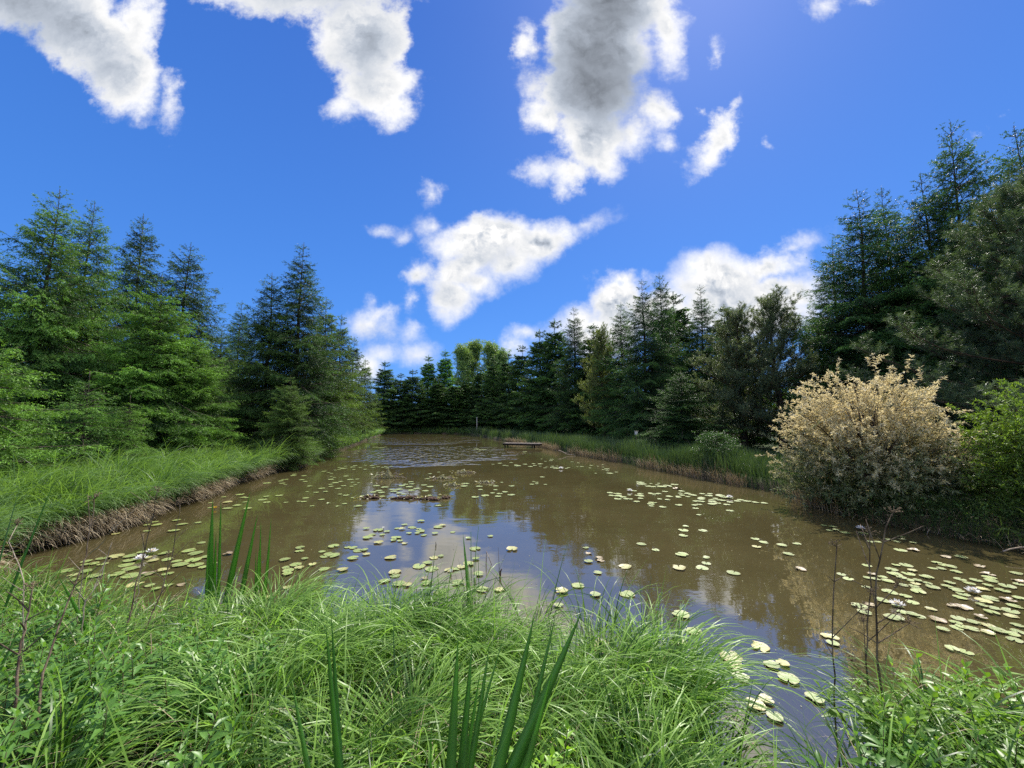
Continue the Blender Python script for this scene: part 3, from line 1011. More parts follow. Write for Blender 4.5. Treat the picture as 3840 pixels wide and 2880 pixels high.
    tri_needles(cm, P2, D2, L2, dn * 1.35, nl, nw, tn2, rng, 0.7)
    # outer limb axes and leader
    sb = np.repeat(np.array([0.45, 0.62, 0.78, 0.92])[None], len(ib), 0)
    ibb = np.repeat(ib[:, None], 4, 1)
    Pb = bpos(ibb, sb).reshape(-1, 3)
    Db = btan(ibb, sb).reshape(-1, 3)
    Lb = np.repeat(ln * 0.2, 4)
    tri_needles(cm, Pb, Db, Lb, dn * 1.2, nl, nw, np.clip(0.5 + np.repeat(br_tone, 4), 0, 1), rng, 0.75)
    zl = np.arange(H * 0.82, H, 0.1)
    Pl = np.stack([np.interp(zl, wv[:, 2], wv[:, 0]), np.interp(zl, wv[:, 2], wv[:, 1]), zl], 1)
    tri_needles(cm, Pl, np.tile([0, 0, 1.0], (len(zl), 1)), np.full(len(zl), 0.1), dn * 0.9, nl, nw, np.full(len(zl), 0.4), rng, 0.7)
    return tm.mesh('trunk', M_BARK, True), cm.mesh('crown', M_SPRUCE)


def pine(seed, H, Rm, q=1.0, nl=0.085, nw=0.009, bottom=0.10, cone=False):
    rng = np.random.default_rng(seed)
    tm, cm = MB(), MB()
    zz = np.linspace(-0.15, H * 0.97, 18)
    wv = np.stack([0.10 * np.sin(zz * 0.8 + seed), 0.10 * np.cos(zz * 0.7 + seed * 2), zz], 1)
    tubes(tm, wv, np.maximum(0.015, 0.021 * H * (1 - zz / H) ** 0.8), 9)
    z0, az, ln, el = [], [], [], []
    z = H * bottom
    while z < H * 0.95:
        t = z / H
        prof = math.sqrt(max(0.02, 1 - t ** 1.7)) * min(1, 0.7 + t) if not cone else min(1.0, (1.25 * (1 - t)) ** 0.85)
        n = 5
        a0 = rng.uniform(0, 6.28)
        for i in range(n):
            z0.append(z + rng.uniform(-0.15, 0.15))
            az.append(a0 + 2 * pi * i / n + rng.normal(0, 0.25))
            ln.append(max(0.3, Rm * prof * rng.uniform(0.6, 1.1)))
            el.append(np.interp(t, [0, 0.5, 1], [0.05, 0.45, 1.15]) + rng.normal(0, 0.12))
        z += 0.40 * rng.uniform(0.8, 1.2)
    z0, az, ln, el = map(np.array, (z0, az, ln, el))
    B = len(z0)
    s = np.linspace(0, 1, 7)
    up = rng.uniform(0.10, 0.35, B)

    def bpos(i, s):
        r = ln[i] * s * np.cos(el[i])
        w = 0.06 * ln[i] * np.sin(s * 6 + i)
        return np.stack([r * np.cos(az[i]) - w * np.sin(az[i]), r * np.sin(az[i]) + w * np.cos(az[i]),
                         z0[i] + ln[i] * (np.sin(el[i]) * s + up[i] * s ** 2.2 - 0.18 * s * (1 - s))], -1)
    pts = bpos(np.arange(B)[:, None], s[None])
    pts[..., 0] += np.interp(z0, wv[:, 2], wv[:, 0])[:, None]
    pts[..., 1] += np.interp(z0, wv[:, 2], wv[:, 1])[:, None]
    tubes(tm, pts, (0.008 + 0.008 * ln)[:, None] * (1 - 0.8 * s)[None], 5)
    # secondary limbs
    n1 = np.maximum(8, (ln / 0.10 * q)).astype(int)
    i1 = np.repeat(np.arange(B), n1)
    m = len(i1)
    s1 = rng.uniform(0.15, 1.0, m)
    P1 = bpos(i1, s1)
    T1 = nrm(bpos(i1, np.minimum(1.02, s1 + 0.05)) - bpos(i1, s1 - 0.05))
    rv = rng.normal(size=(m, 3))
    rv[:, 2] = np.abs(rv[:, 2]) * 0.5
    D1 = nrm(T1 * 0.6 + nrm(rv) * 0.75 + np.array([0, 0, 0.25]))
    L1 = rng.uniform(0.25, 0.65, m) * (1.15 - 0.5 * s1) * min(1.3, H / 7)
    s5 = np.linspace(0, 1, 4)
    p1 = P1[:, None] + D1[:, None] * (L1[:, None] * s5)[..., None] + np.array([0, 0, 1.0]) * (0.25 * L1[:, None] * s5 ** 2)[..., None]
    tubes(tm, p1, np.full((m, 1), 0.006) * (1 - 0.6 * s5)[None], 3)
    # shoots ("candles") on the secondary limbs
    n2 = max(3, int(5 * q))
    i2 = np.repeat(np.arange(m), n2)
    s2 = rng.uniform(0.35, 1.0, len(i2))
    P2 = P1[i2] + D1[i2] * (L1[i2] * s2)[:, None] + np.array([0, 0, 1.0]) * (0.25 * L1[i2] * s2 ** 2)[:, None]
    rv = rng.normal(size=(len(i2), 3)) * 0.45
    D2 = nrm(D1[i2] * 0.55 + np.array([0, 0, 0.75]) + rv)
    L2 = rng.uniform(0.10, 0.26, len(i2))
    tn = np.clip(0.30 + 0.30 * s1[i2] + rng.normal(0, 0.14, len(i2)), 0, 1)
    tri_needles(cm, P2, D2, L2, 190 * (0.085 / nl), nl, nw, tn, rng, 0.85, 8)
    # candles at the limb ends
    e = pts[:, -1]
    De = nrm(np.stack([np.cos(az) * 0.3, np.sin(az) * 0.3, np.ones(B)], 1) + rng.normal(0, 0.15, (B, 3)))
    tri_needles(cm, e - De * 0.1, De, np.full(B, 0.35), 110 * (0.075 / nl), nl * 0.8, nw, np.full(B, 0.85), rng, 0.55)
    return tm.mesh('trunk', M_PBARK, True), cm.mesh('crown', M_PINE)


def broadleaf(seed, H, Rm, n_leaf=9000, ls=0.16, base=0.25, columnar=False, mat=None):
    rng = np.random.default_rng(seed)
    tm, cm = MB(), MB()
    zz = np.linspace(-0.1, H * 0.92, 12)
    tr = np.stack([0.15 * np.sin(zz * 0.5 + seed), 0.12 * np.cos(zz * 0.6), zz], 1)
    tubes(tm, tr, np.maximum(0.02, 0.017 * H * (1 - zz / H)), 8)
    B = 110 if columnar else 46
    z0 = rng.uniform(base, 0.93, B) * H
    t = (z0 / H - base) / (1 - base)
    prof = np.sqrt(np.clip(1 - (2 * t - 0.85) ** 2 / 1.6, 0.1, 1)) if not columnar else np.clip(np.minimum(0.55 + 0.9 * t, (1 - t) * 1.5 + 0.22), 0.2, 0.85)
    ln = Rm * prof * rng.uniform(0.6, 1.1, B)
    az = rng.uniform(0, 2 * pi, B)
    el = rng.uniform(0.7, 1.15, B) if columnar else rng.uniform(0.15, 0.8, B)
    s = np.linspace(0, 1, 6)
    hx = ln[:, None] * s * (0.85 if not columnar else 0.75)
    p = np.stack([hx * np.cos(az)[:, None], hx * np.sin(az)[:, None], z0[:, None] + (ln * np.tan(el) * 0.6)[:, None] * s - 0.12 * ln[:, None] * s * s], -1)
    tubes(tm, p, (0.012 * Rm + 0.012 * ln)[:, None] * (1 - 0.8 * s)[None], 5)
    # leaf clumps along the limbs
    per = 7
    cb = np.repeat(np.arange(B), per)
    cs = rng.uniform(0.3, 1.05, len(cb))
    cpos = np.stack([np.interp(cs[i], s, p[cb[i], :, 0]) for i in range(0)] or [np.zeros(3)])
    k = np.minimum((cs * 5).astype(int), 4)
    f = (cs * 5 - k)[:, None]
    C = p[cb, k] * (1 - f) + p[cb, k + 1] * f
    C += rng.normal(0, 0.12 * Rm, C.shape)
    cr = Rm * rng.uniform(0.12, 0.26, len(C))
    nl = n_leaf // len(C)
    ci = np.repeat(np.arange(len(C)), nl)
    P = C[ci] + nrm(rng.normal(size=(len(ci), 3))) * (cr[ci] * rng.random(len(ci)) ** 0.45)[:, None] * np.array([1, 1, 0.8])
    D = nrm(rng.normal(size=(len(ci), 3)) + np.array([0, 0, -0.3]))
    N = nrm(rng.normal(size=(len(ci), 3)) + np.array([0, 0, 0.8]))
    tn = np.clip(0.45 + rng.normal(0, 0.12, len(C))[ci] + rng.normal(0, 0.12, len(ci)), 0, 1)
    leaf_quads(cm, P, D, N, np.full(len(ci), ls) * rng.uniform(0.7, 1.3, len(ci)), np.full(len(ci), ls * 0.55), tn)
    return tm.mesh('trunk', M_BARK, True), cm.mesh('crown', mat or M_BROAD)


PROTO = {
    'lush': (10.0, 2.4) + spruce(1, 10.0, 2.4, 0.27, 1.15, 0.8, full=0.62, tonebias=0.10),
    'bright': (9.0, 2.5) + spruce(2, 9.0, 2.5, 0.26, 1.15, 0.55, full=0.60, tonebias=0.18),
    'dark': (10.5, 2.5) + spruce(3, 10.5, 2.5, 0.30, 1.0, 0.75, full=0.62, tonebias=-0.10),
    'tall': (11.5, 2.6) + spruce(4, 11.5, 2.6, 0.29, 1.0, 0.6, full=0.66, tonebias=-0.04),
    'clean': (10.0, 2.2) + spruce(5, 10.0, 2.2, 0.32, 0.75, 0.6, full=0.62, bare=0.12, nl=0.08, nw=0.032, tonebias=0.0),
    'young': (3.0, 1.15) + spruce(6, 3.0, 1.15, 0.17, 1.25, 0.45, full=0.75, nl=0.035, nw=0.012, tonebias=0.22),
    'far': (10.0, 1.9) + spruce(7, 10.0, 1.9, 0.30, 0.95, 0.5, full=0.58, nl=0.115, nw=0.046, tonebias=-0.05),
    'slim': (10.0, 1.6) + spruce(8, 10.0, 1.6, 0.30, 0.95, 0.45, full=0.55, nl=0.115, nw=0.046, tonebias=0.0),
    'pine': (8.5, 2.9) + pine(9, 8.5, 2.9, 1.1, nl=0.10, nw=0.012),
    'big_pine': (8.5, 3.6) + pine(10, 8.5, 3.6, 1.25, nl=0.09, nw=0.0075, bottom=0.05, cone=True),
    'poplar': (16.0, 2.6) + broadleaf(12, 16.0, 2.6, 22000, 0.22, 0.15, True),
    'leafy': (4.0, 1.6) + broadleaf(13, 4.0, 1.6, 9000, 0.10, 0.08),
}
trng = np.random.default_rng(21)
WID = {'lush': 1.0, 'bright': 1.05, 'dark': 1.15, 'tall': 1.28, 'clean': 1.0, 'far': 1.6, 'slim': 1.3, 'pine': 1.2, 'big_pine': 1.15, 'young': 1.1}


def tree(name, kind, cat, tx, ty, y, rad, label, group, tint=(1, 1, 1), rz=None, zb=None):
    """tx, ty: the top of the tree on the 2212 px wide view; y: its distance in metres; rad: crown radius"""
    P = at_depth(tx * D2S, ty * D2S, y)
    gzv = float(gz(np.array([P[0]]), np.array([y]))[0])
    H0, R0, tm, cm = PROTO[kind]
    root = empty(name, (P[0], y, gzv - 0.03), trng.uniform(0, 6.28) if rz is None else rz)
    h = P[2] - gzv
    rad *= WID.get(kind, 1.0)
    sc = (rad / R0, rad / R0, h / H0)
    a = link('trunk', tm, root)
    b = link('crown', cm, root)
    a.scale = sc
    b.scale = sc
    j = trng.uniform(0.9, 1.1)
    b.color = (tint[0] * j, tint[1] * j, tint[2] * j, 1)
    tag(root, label, cat, group)
    return root


GL, GF, GR = 'conifers along the left bank', 'trees closing the far end of the pond', 'conifers along the right bank'
LT = (1.0, 1.05, 0.95)
DK = (0.72, 0.78, 0.80)  # darker bluish tint, paints the shade of backlit crowns into their colour
BR = (1.1, 0.98, 0.75)
# left bank, near to far
tree('spruce_tree', 'young', 'spruce', -28, 690, 8.4, 1.75, 'bright low spruce cut off by the left picture edge', GL, (1.15, 1.2, 0.8))
tree('spruce_tree', 'lush', 'spruce', -45, 480, 13.6, 2.7, 'dense spruce at far left, its tip outside the picture', GL, LT)
tree('spruce_tree', 'lush', 'spruce', 128, 405, 13.0, 2.5, 'tallest left spruce with a long bare leader shoot', GL, LT)
tree('spruce_tree', 'lush', 'spruce', 203, 435, 14.6, 2.3, 'spruce with forked curled tip beside the tallest left spruce', GL, (0.95, 1.05, 0.95))
tree('spruce_tree', 'dark', 'spruce', 311, 463, 18.5, 2.5, 'dark ragged spruce rising behind the bright bushy spruce', GL, DK)
tree('spruce_tree', 'dark', 'spruce', 410, 523, 20.0, 2.9, 'dark spruce with long hanging right-hand boughs against the sky', GL, (0.8, 0.82, 0.8))
tree('spruce_tree', 'bright', 'spruce', 352, 592, 14.6, 2.5, 'bright green bushy spruce with a broad rounded crown', GL, (1.05, 1.15, 0.8))
tree('spruce_tree', 'bright', 'spruce', 430, 700, 15.6, 1.8, 'bright low spruce at right foot of the bushy one', GL, (1.1, 1.15, 0.8))
tree('spruce_tree', 'young', 'spruce', 192, 800, 10.8, 1.25, 'waist-high young spruce with pale curved top shoots', GL, (1.0, 1.1, 0.95))
tree('spruce_tree', 'young', 'spruce', 284, 852, 11.6, 0.85, 'smallest slim young spruce in the left bank grass', GL, (1.15, 1.2, 0.85))
tree('spruce_tree', 'tall', 'spruce', 522, 648, 28.0, 2.0, 'slender spruce tip showing in the gap of the left row', GL, (0.95, 1.0, 0.9))
tree('spruce_tree', 'dark', 'spruce', 480, 705, 26.0, 2.6, 'low spruce filling the gap in the left row', GL, (0.95, 1.05, 0.9))
tree('spruce_tree', 'tall', 'spruce', 455, 735, 31.0, 2.6, 'hazy distant spruce behind the gap in left row', GL, (0.95, 1.05, 0.9))
tree('spruce_tree', 'dark', 'spruce', 590, 588, 19.6, 2.3, 'thin-topped spruce left of the steep pointed spruce', GL, (1.0, 0.95, 0.8))
tree('spruce_tree', 'tall', 'spruce', 655, 523, 20.4, 2.5, 'steep pointed spruce, tallest by the left shore bend', GL, DK)
tree('spruce_tree', 'bright', 'spruce', 628, 810, 16.3, 1.3, 'brownish low spruce leaning over the water on the left', GL, (0.85, 0.8, 0.7))
tree('spruce_tree', 'clean', 'spruce', 706, 643, 25.6, 2.5, 'olive spruce just behind the steep pointed spruce', GL, BR)
tree('spruce_tree', 'clean', 'spruce', 738, 680, 30.5, 2.6, 'olive spruce with bare trunk foot, middle of far left row', GL, BR)
tree('spruce_tree', 'clean', 'spruce', 765, 728, 37.0, 2.6, 'olive spruce before the last of the far left row', GL, BR)
tree('spruce_tree', 'clean', 'spruce', 790, 775, 44.0, 2.5, 'last olive spruce of the left row by the far corner', GL, BR)
tree('spruce_tree', 'clean', 'spruce', 690, 700, 29.5, 2.4, 'olive spruce hidden partly behind the left shore trees', GL, BR)
# far end, left to right
for (x, y_, dep, kd, r, lb, tn) in (
        (832, 780, 63.5, 'far', 2.3, 'leftmost dark spruce at the far end of the pond', DK),
        (866, 806, 66, 'far', 2.4, 'low dark spruce right of the leftmost far spruce', DK),
        (892, 798, 64.5, 'far', 2.4, 'dark blunt spruce left of the two pale far trees', DK),
        (926, 768, 69, 'slim', 2.6, 'left one of two paler pointed trees at far end', (1.1, 1.3, 0.9)),
        (962, 757, 70, 'slim', 2.8, 'right one of two paler pointed trees at far end', (1.1, 1.3, 0.9)),
        (946, 815, 65, 'far', 2.3, 'low dark spruce standing before the two paler trees', DK),
        (985, 822, 65, 'far', 2.4, 'low dark spruce beneath the left edge of the poplars', DK),
        (1012, 812, 66, 'far', 2.3, 'dark spruce in front of the tall poplars', DK),
        (1040, 790, 64, 'far', 2.2, 'dark spruce right of centre below the poplars', DK),
        (1068, 772, 61, 'far', 2.2, 'narrow dark spruce at right end of the far row', DK)):
    tree('spruce_tree', kd, 'spruce', x, y_, dep, r, lb, GF, tn)
for (x, y_, dep, r, lb) in ((1000, 742, 84, 3.4, 'leftmost pale poplar above the far dark spruces'),
                            (1022, 731, 88, 4.2, 'tallest grey-green poplar above the far dark spruces'),
                            (1062, 734, 86, 4.0, 'round-topped poplar right of the tallest poplar'),
                            (1086, 752, 83, 2.8, 'thin pale poplar beside the right hand spruces')):
    tree('poplar_tree', 'poplar', 'poplar', x, y_, dep, r, lb, 'poplars behind the far end', (2.8, 2.3, 3.0))
# right bank, far to near; dark bluish tints paint in the backlit side's shade
for (x, y_, dep, kd, r, lb, tn) in (
        (1098, 762, 58, 'far', 2.2, 'farthest dark spruce of the right bank row', DK),
        (1128, 745, 54, 'far', 2.3, 'dark spruce above the white post at the far corner', DK),
        (1166, 712, 49, 'far', 2.4, 'dark spruce with narrow tip left of the twin tips', DK),
        (1198, 690, 46, 'far', 2.4, 'bushy dark spruce behind the wooden jetty', (0.75, 0.85, 0.8)),
        (1240, 662, 41, 'tall', 2.9, 'broad dark spruce with bare forked tip above the jetty', DK),
        (1282, 700, 40, 'far', 2.2, 'short dark spruce behind the yellowish pine', DK),
        (1340, 652, 31, 'tall', 2.4, 'spruce leaning left of the pair below the white cloud', (0.8, 0.9, 0.85)),
        (1387, 602, 27, 'tall', 2.5, 'left of two tall spruces standing against the white cloud', DK),
        (1425, 588, 29, 'dark', 2.4, 'dark-crowned right one of two spruces against white cloud', DK),
        (1455, 632, 33, 'far', 2.2, 'thin spruce half hidden right of the tall pair', DK),
        (1512, 614, 30, 'tall', 2.3, 'open slim spruce standing alone before the cloud', DK),
        (1470, 800, 20.5, 'dark', 2.4, 'low dark spruce below the pines by the reeds', DK),
        (1565, 660, 32, 'far', 2.3, 'small spruce tip between slim spruce and pines', DK),
        (1770, 640, 24, 'tall', 2.5, 'distant spruce behind the second pine on the right', DK),
        (1795, 520, 18, 'tall', 2.4, 'shortest of the three right spruces with curled tips', (0.7, 0.85, 0.85)),
        (1850, 408, 16.3, 'tall', 2.7, 'spruce with twisted leader left of the willow top', (0.7, 0.85, 0.85)),
        (1905, 403, 17.2, 'lush', 2.6, 'spruce with hook-shaped tip above the variegated willow', (0.65, 0.75, 0.8)),
        (1990, 372, 15.0, 'tall', 2.4, 'spruce whose tip pokes out below the tallest right spruce', (0.65, 0.75, 0.8)),
        (2050, 263, 14.0, 'lush', 2.9, 'tallest right spruce with a bent bare leader', (0.65, 0.75, 0.8)),
        (2192, 268, 13.0, 'lush', 2.7, 'tall spruce by the right edge behind the big pine', (0.65, 0.75, 0.8)),
        (2330, 250, 12.5, 'lush', 2.8, 'spruce reaching in from beyond the right picture edge', (0.65, 0.75, 0.8))):
    tree('spruce_tree', kd, 'spruce', x, y_, dep, r, lb, GR, tn)
tree('pine_tree', 'pine', 'pine', 1300, 728, 33, 2.3, 'yellowish pine between dark spruces beyond the reeds', GR, (1.5, 1.4, 0.9))
tree('pine_tree', 'pine', 'pine', 1590, 690, 20.5, 2.5, 'grey-green pine with many upright candles, left of two', GR, (1.15, 1.12, 1.15))
tree('pine_tree', 'pine', 'pine', 1668, 662, 18.6, 2.5, 'grey-green pine with thick dark trunk behind the reeds', GR, (1.0, 1.0, 1.08))
tree('pine_tree', 'big_pine', 'pine', 2205, 390, 10.8, 3.9, 'huge spreading pine filling the right edge behind the willow', GR, (0.7, 0.82, 0.9))
tree('leafy_shrub', 'leafy', 'shrub', 1690, 850, 20.5, 2.0, 'sunlit leafy shrub glimpsed behind the pine trunk', 'shrubs under the right bank trees', (1.3, 1.5, 0.8))  # brightened tint paints the sunlight into its leaves
tree('leafy_shrub', 'leafy', 'shrub', 1625, 890, 22.5, 2.2, 'dark leafy shrub in the gap left of the pine trunk', 'shrubs under the right bank trees', (0.7, 0.85, 0.75))
tree('leafy_shrub', 'leafy', 'shrub', 1745, 900, 17.0, 1.3, 'dark leafy shrub between pine trunk and willow', 'shrubs under the right bank trees', (0.8, 0.95, 0.8))
tree('leafy_shrub', 'leafy', 'shrub', 1548, 935, 14.2, 0.9, 'leafy shrub in the reeds beside the white flowers', 'shrubs under the right bank trees', (0.75, 0.95, 0.8))
tree('leafy_shrub', 'leafy', 'shrub', 1355, 925, 24.0, 0.9, 'low leafy shrub behind the reeds by the fallen branch', 'shrubs under the right bank trees', (0.8, 0.95, 0.8))
tree('leafy_shrub', 'leafy', 'shrub', 1060, 922, 58.0, 1.2, 'pale low shrub on the far right corner bank', 'shrubs under the right bank trees', (1.5, 1.4, 0.9))
tree('leafy_shrub', 'leafy', 'shrub', 712, 945, 21.6, 0.75, 'low leafy shrub on the left shore beside the water', GL, (1.1, 1.2, 0.8))
tree('leafy_shrub', 'leafy', 'shrub', 2085, 1045, 7.9, 0.85, 'dark low shrub between the willow and green bush', 'shrubs under the right bank trees', (0.8, 1.0, 0.8))

# ------------------------------------------------------------------ the two big bushes at lower right


def bush(name, x, y, wx, wy, h, nsh, mat, label, cat, seed, ll, lw, tone_hi, tone_lo, per=34, arch=0.5):
    rng = np.random.default_rng(seed)
    z = float(gz(np.array([x]), np.array([y]))[0])
    root = empty(name, (x, y, max(z, 0.0)))
    tag(root, label, cat)
    tm, cm = MB(), MB()
    # main stems fan out from the base
    B = 70
    az = rng.uniform(0, 2 * pi, B)
    rr = np.sqrt(rng.random(B))
    s = np.linspace(0, 1, 8)
    hh = h * rng.uniform(0.72, 1.0, B) * np.sqrt(np.clip(1 - 0.75 * rr ** 2, 0.08, 1))
    ex = np.cos(az) * rr * wx
    ey = np.sin(az) * rr * wy
    px = ex[:, None] * s ** 1.15 + 0.05 * np.sin(7 * s + az[:, None])
    py = ey[:, None] * s ** 1.15
    pz = hh[:, None] * (s * (1 + arch * rr[:, None] * (1 - s)))
    st = np.stack([px, py, pz], -1)
    st[:, 0, :2] += rng.normal(0, 0.12, (B, 2))
    tubes(tm, st, np.full((B, 1), 0.022) * (1 - 0.8 * s)[None], 5)
    # leafy shoots fill the outer half of the dome down to the ground
    th = rng.uniform(0, 2 * pi, nsh)
    ph = np.arcsin(rng.uniform(-0.05, 1.0, nsh))
    rad = rng.uniform(0.45, 1.0, nsh) ** 0.6 * (1 + 0.10 * np.sin(3 * th + seed) + 0.08 * np.sin(5 * th + 4 * ph) + rng.normal(0, 0.09, nsh))
    flat = np.cos(ph) ** 0.75
    P = np.stack([np.cos(th) * flat * rad * wx * 0.92, np.sin(th) * flat * rad * wy * 0.92, np.maximum(0.06, h * 0.93 * (0.06 + 0.94 * np.sin(ph)) * rad)], 1)
    outw = nrm(np.stack([P[:, 0] / wx ** 2, P[:, 1] / wy ** 2, P[:, 2] / h ** 2], 1))
    D = nrm(outw * 0.7 + rng.normal(0, 0.45, (nsh, 3)) + np.array([0, 0, 0.35]))
    L = rng.uniform(0.20, 0.50, nsh)
    s4 = np.linspace(0, 1, 5)
    sh = P[:, None] + D[:, None] * (L[:, None] * s4)[..., None] - np.array([0, 0, 1.0]) * (0.18 * L[:, None] * s4 ** 2)[..., None]
    tubes(tm, sh, np.full((nsh, 1), 0.005) * (1 - 0.6 * s4)[None], 3)
    il = np.repeat(np.arange(nsh), per)
    n = len(il)
    sl = rng.uniform(0.05, 1.0, n)
    Pl = P[il] + D[il] * (L[il] * sl)[:, None] - np.array([0, 0, 1.0]) * (0.18 * L[il] * sl ** 2)[:, None]
    Dl = nrm(D[il] * 0.6 + nrm(rng.normal(size=(n, 3))) * 0.8)
    Nl = nrm(rng.normal(size=(n, 3)) * 0.7 + np.array([0, 0, 1.0]))
    hrel = np.clip(Pl[:, 2] / h, 0, 1)
    # new shoots at the top and outside are cream and pink, older leaves low down are green
    tn = tone_lo + (tone_hi - tone_lo) * np.clip(sstep(0.14, 0.66, hrel + 0.25 * (sl - 0.5) + rng.normal(0, 0.12, nsh)[il]), 0, 1)
    tn = np.clip(tn + rng.normal(0, 0.10, n), 0, 1)
    leaf_quads(cm, Pl, Dl, Nl, ll * rng.uniform(0.6, 1.2, n), lw * rng.uniform(0.7, 1.2, n), tn, 0.2, 0.1)
    tm.build('stems', M_BARK, root, True)
    cm.build('foliage', mat, root)
    return root


wb = at_depth(1872 * D2S, 1000 * D2S, 8.7)
bush('willow_bush', wb[0] + 0.05, 8.7, 1.55, 1.45, 2.75, 2300, M_WILLOW, 'cream and pink variegated willow bush at the water edge', 'bush', 31, 0.078, 0.024, 0.94, 0.18, 32)
gb = at_depth(2262 * D2S, 900 * D2S, 6.6)
o = bush('green_bush', gb[0] + 0.15, 6.6, 1.0, 1.05, 2.2, 2000, M_BROAD, 'light green bush cut off by the right picture edge', 'bush', 32, 0.07, 0.018, 0.95, 0.35, 30, 0.7)
for c_ in o.children:
    c_.color = (1.6, 1.5, 0.9, 1)

# ------------------------------------------------------------------ grasses and reeds
grng = np.random.default_rng(77)


def scatter(n, x0, x1, y0, y1, d0, d1, accept=None):
    xs, ys, ds = [], [], []
    tot = 0
    for _ in range(60):
        x = grng.uniform(x0, x1, n * 3)
        y = grng.uniform(y0, y1, n * 3)
        d = pond_dist(x, y)
        ok = (d > d0) & (d < d1)
        if accept is not None:
            ok &= accept(x, y, d)
        xs.append(x[ok])
        ys.append(y[ok])
        ds.append(d[ok])
        tot += ok.sum()
        if tot >= n:
            break
    x, y, d = (np.concatenate(a)[:n] for a in (xs, ys, ds))
    return x, y, d, gz(x, y)


def toward_water(x, y):
    e = 0.3
    gx_ = pond_dist(x + e, y) - pond_dist(x - e, y)
    gy_ = pond_dist(x, y + e) - pond_dist(x, y - e)
    return np.arctan2(-gy_, -gx_)


# left bank meadow grass
mb = MB()
for (n, y0, y1, wd, hl) in ((12000, 4.4, 11, 0.014, (0.6, 1.35)), (11000, 10, 19, 0.017, (0.6, 1.3)), (9000, 18, 34, 0.028, (0.6, 1.0)), (7000, 32, 63, 0.05, (0.6, 1.0))):
    left = lambda x, y, d: (x < -6.2) & (grng.random(len(x)) < np.where(d < 1.5, 1.0, np.where(d < 3.5, 0.55, 0.22)))
    x, y, d, z = scatter(n, -26, -6, y0, y1, -0.20, 6.5, left)
    n = len(x)
    z = np.where(d < 0.2, np.maximum(z, 0.20), z)
    tw = toward_water(x, y) + grng.normal(0, 0.7, n)
    far = grng.random(n) < 0.25
    az = np.where(far, grng.uniform(0, 6.28, n), tw)
    L = grng.uniform(*hl, n) * np.interp(d, [0, 2, 6], [1.0, 0.85, 0.5]) * (0.90 + 0.55 * np.sin(x * 1.9 + 2.1 * y) * np.sin(1.3 * y - 0.7 * x + 1))
    clump = 0.5 + 0.28 * np.sin(x * 2.3 + y * 1.1) * np.cos(y * 1.9 - x)
    tn = np.clip(clump * 0.75 + grng.normal(0.15, 0.22, n), 0, 1)
    blades(mb, np.stack([x, y, z - 0.02], 1), az, L, wd * grng.uniform(0.6, 1.3, n), grng.uniform(0.0, 0.4, n), grng.uniform(1.1, 2.8, n), tn,
           7, 1.3, grng.normal(0, 0.5, n), tip_tone=0.25)
x, y, d, z = scatter(6500, -12, -6, 4.6, 20, -0.14, 0.25, lambda x, y, d: x < -6.4)
n = len(x)
blades(mb, np.stack([x, y, np.full(n, 0.30) + 0.05 * grng.random(n)], 1), toward_water(x, y) + grng.normal(0, 0.6, n), grng.uniform(0.4, 0.95, n), grng.uniform(0.008, 0.016, n),
       grng.uniform(0.1, 0.7, n), grng.uniform(2.2, 3.1, n), np.clip(grng.normal(0.4, 0.22, n), 0, 1), 8, 1.2, grng.normal(0, 0.5, n), tip_tone=0.25)
o = mb.build('bank_grass', M_GRASS)
tag(o, 'lush long meadow grass hanging over the left bank', 'grass', kind='stuff')

# dead grass and roots hanging from the cut left bank
mb = MB()
x, y, d, z = scatter(6500, -12, -6, 4.4, 17.5, -0.20, 0.12, lambda x, y, d: (x < -6.3) & (grng.random(len(x)) < np.interp(y, [4, 7, 10, 13, 18], [1.0, 1.0, 0.45, 0.22, 0.12]) * (0.5 + 0.5 * np.sin(y * 1.9 + 0.4))))
n = len(x)
az = toward_water(x, y) + grng.normal(0, 0.45, n)
zz = grng.uniform(0.08, 0.36, n)
blades(mb, np.stack([x, y, zz], 1), az, grng.uniform(0.2, 0.5, n), grng.uniform(0.006, 0.014, n), grng.uniform(0.6, 1.5, n), grng.uniform(2.4, 3.1, n),
       np.clip(grng.normal(0.5, 0.28, n), 0, 1), 5, 0.9, grng.normal(0, 0.8, n))
o = mb.build('dry_grass', M_DRY)
tag(o, 'dead straw-coloured grass hanging from the cut left bank', 'dry grass', kind='stuff')

# right bank reeds and grass, in the shade of the trees
mb = MB()
for (n, y0, y1, wd, hl) in ((10000, 8.5, 16, 0.013, (0.55, 1.15)), (10000, 15, 27, 0.018, (0.6, 1.15)), (8000, 25, 62, 0.035, (0.6, 1.1))):
    right = lambda x, y, d: (x > np.interp(y, [8, 60], [4, -8])) & (grng.random(len(x)) < np.where(d < 1.3, 1.0, 0.4))
    x, y, d, z = scatter(n, -8, 14, y0, y1, -0.22, 5.0, right)
    n = len(x)
    az = grng.uniform(0, 6.28, n)
    cl = np.sin(y * 1.15 + 0.7) * np.cos(x * 1.4 + y * 0.35)
    L = grng.uniform(*hl, n) * np.interp(d, [-0.2, 0.5, 4], [1.0, 0.95, 0.6]) * (0.82 + 0.32 * cl)
    tn = np.clip(0.42 + 0.2 * cl + grng.normal(0, 0.18, n), 0, 1)
    blades(mb, np.stack([x, y, z - 0.03], 1), az, L, wd * grng.uniform(0.6, 1.3, n), grng.uniform(0.0, 0.2, n), grng.uniform(0.2, 1.4, n), tn, 6, 1.8,
           grng.normal(0, 0.8, n), tip_tone=0.2)
o = mb.build('reed_belt', M_REED)
tag(o, 'shaded green reeds and sedge along the right shore', 'reeds', kind='stuff')

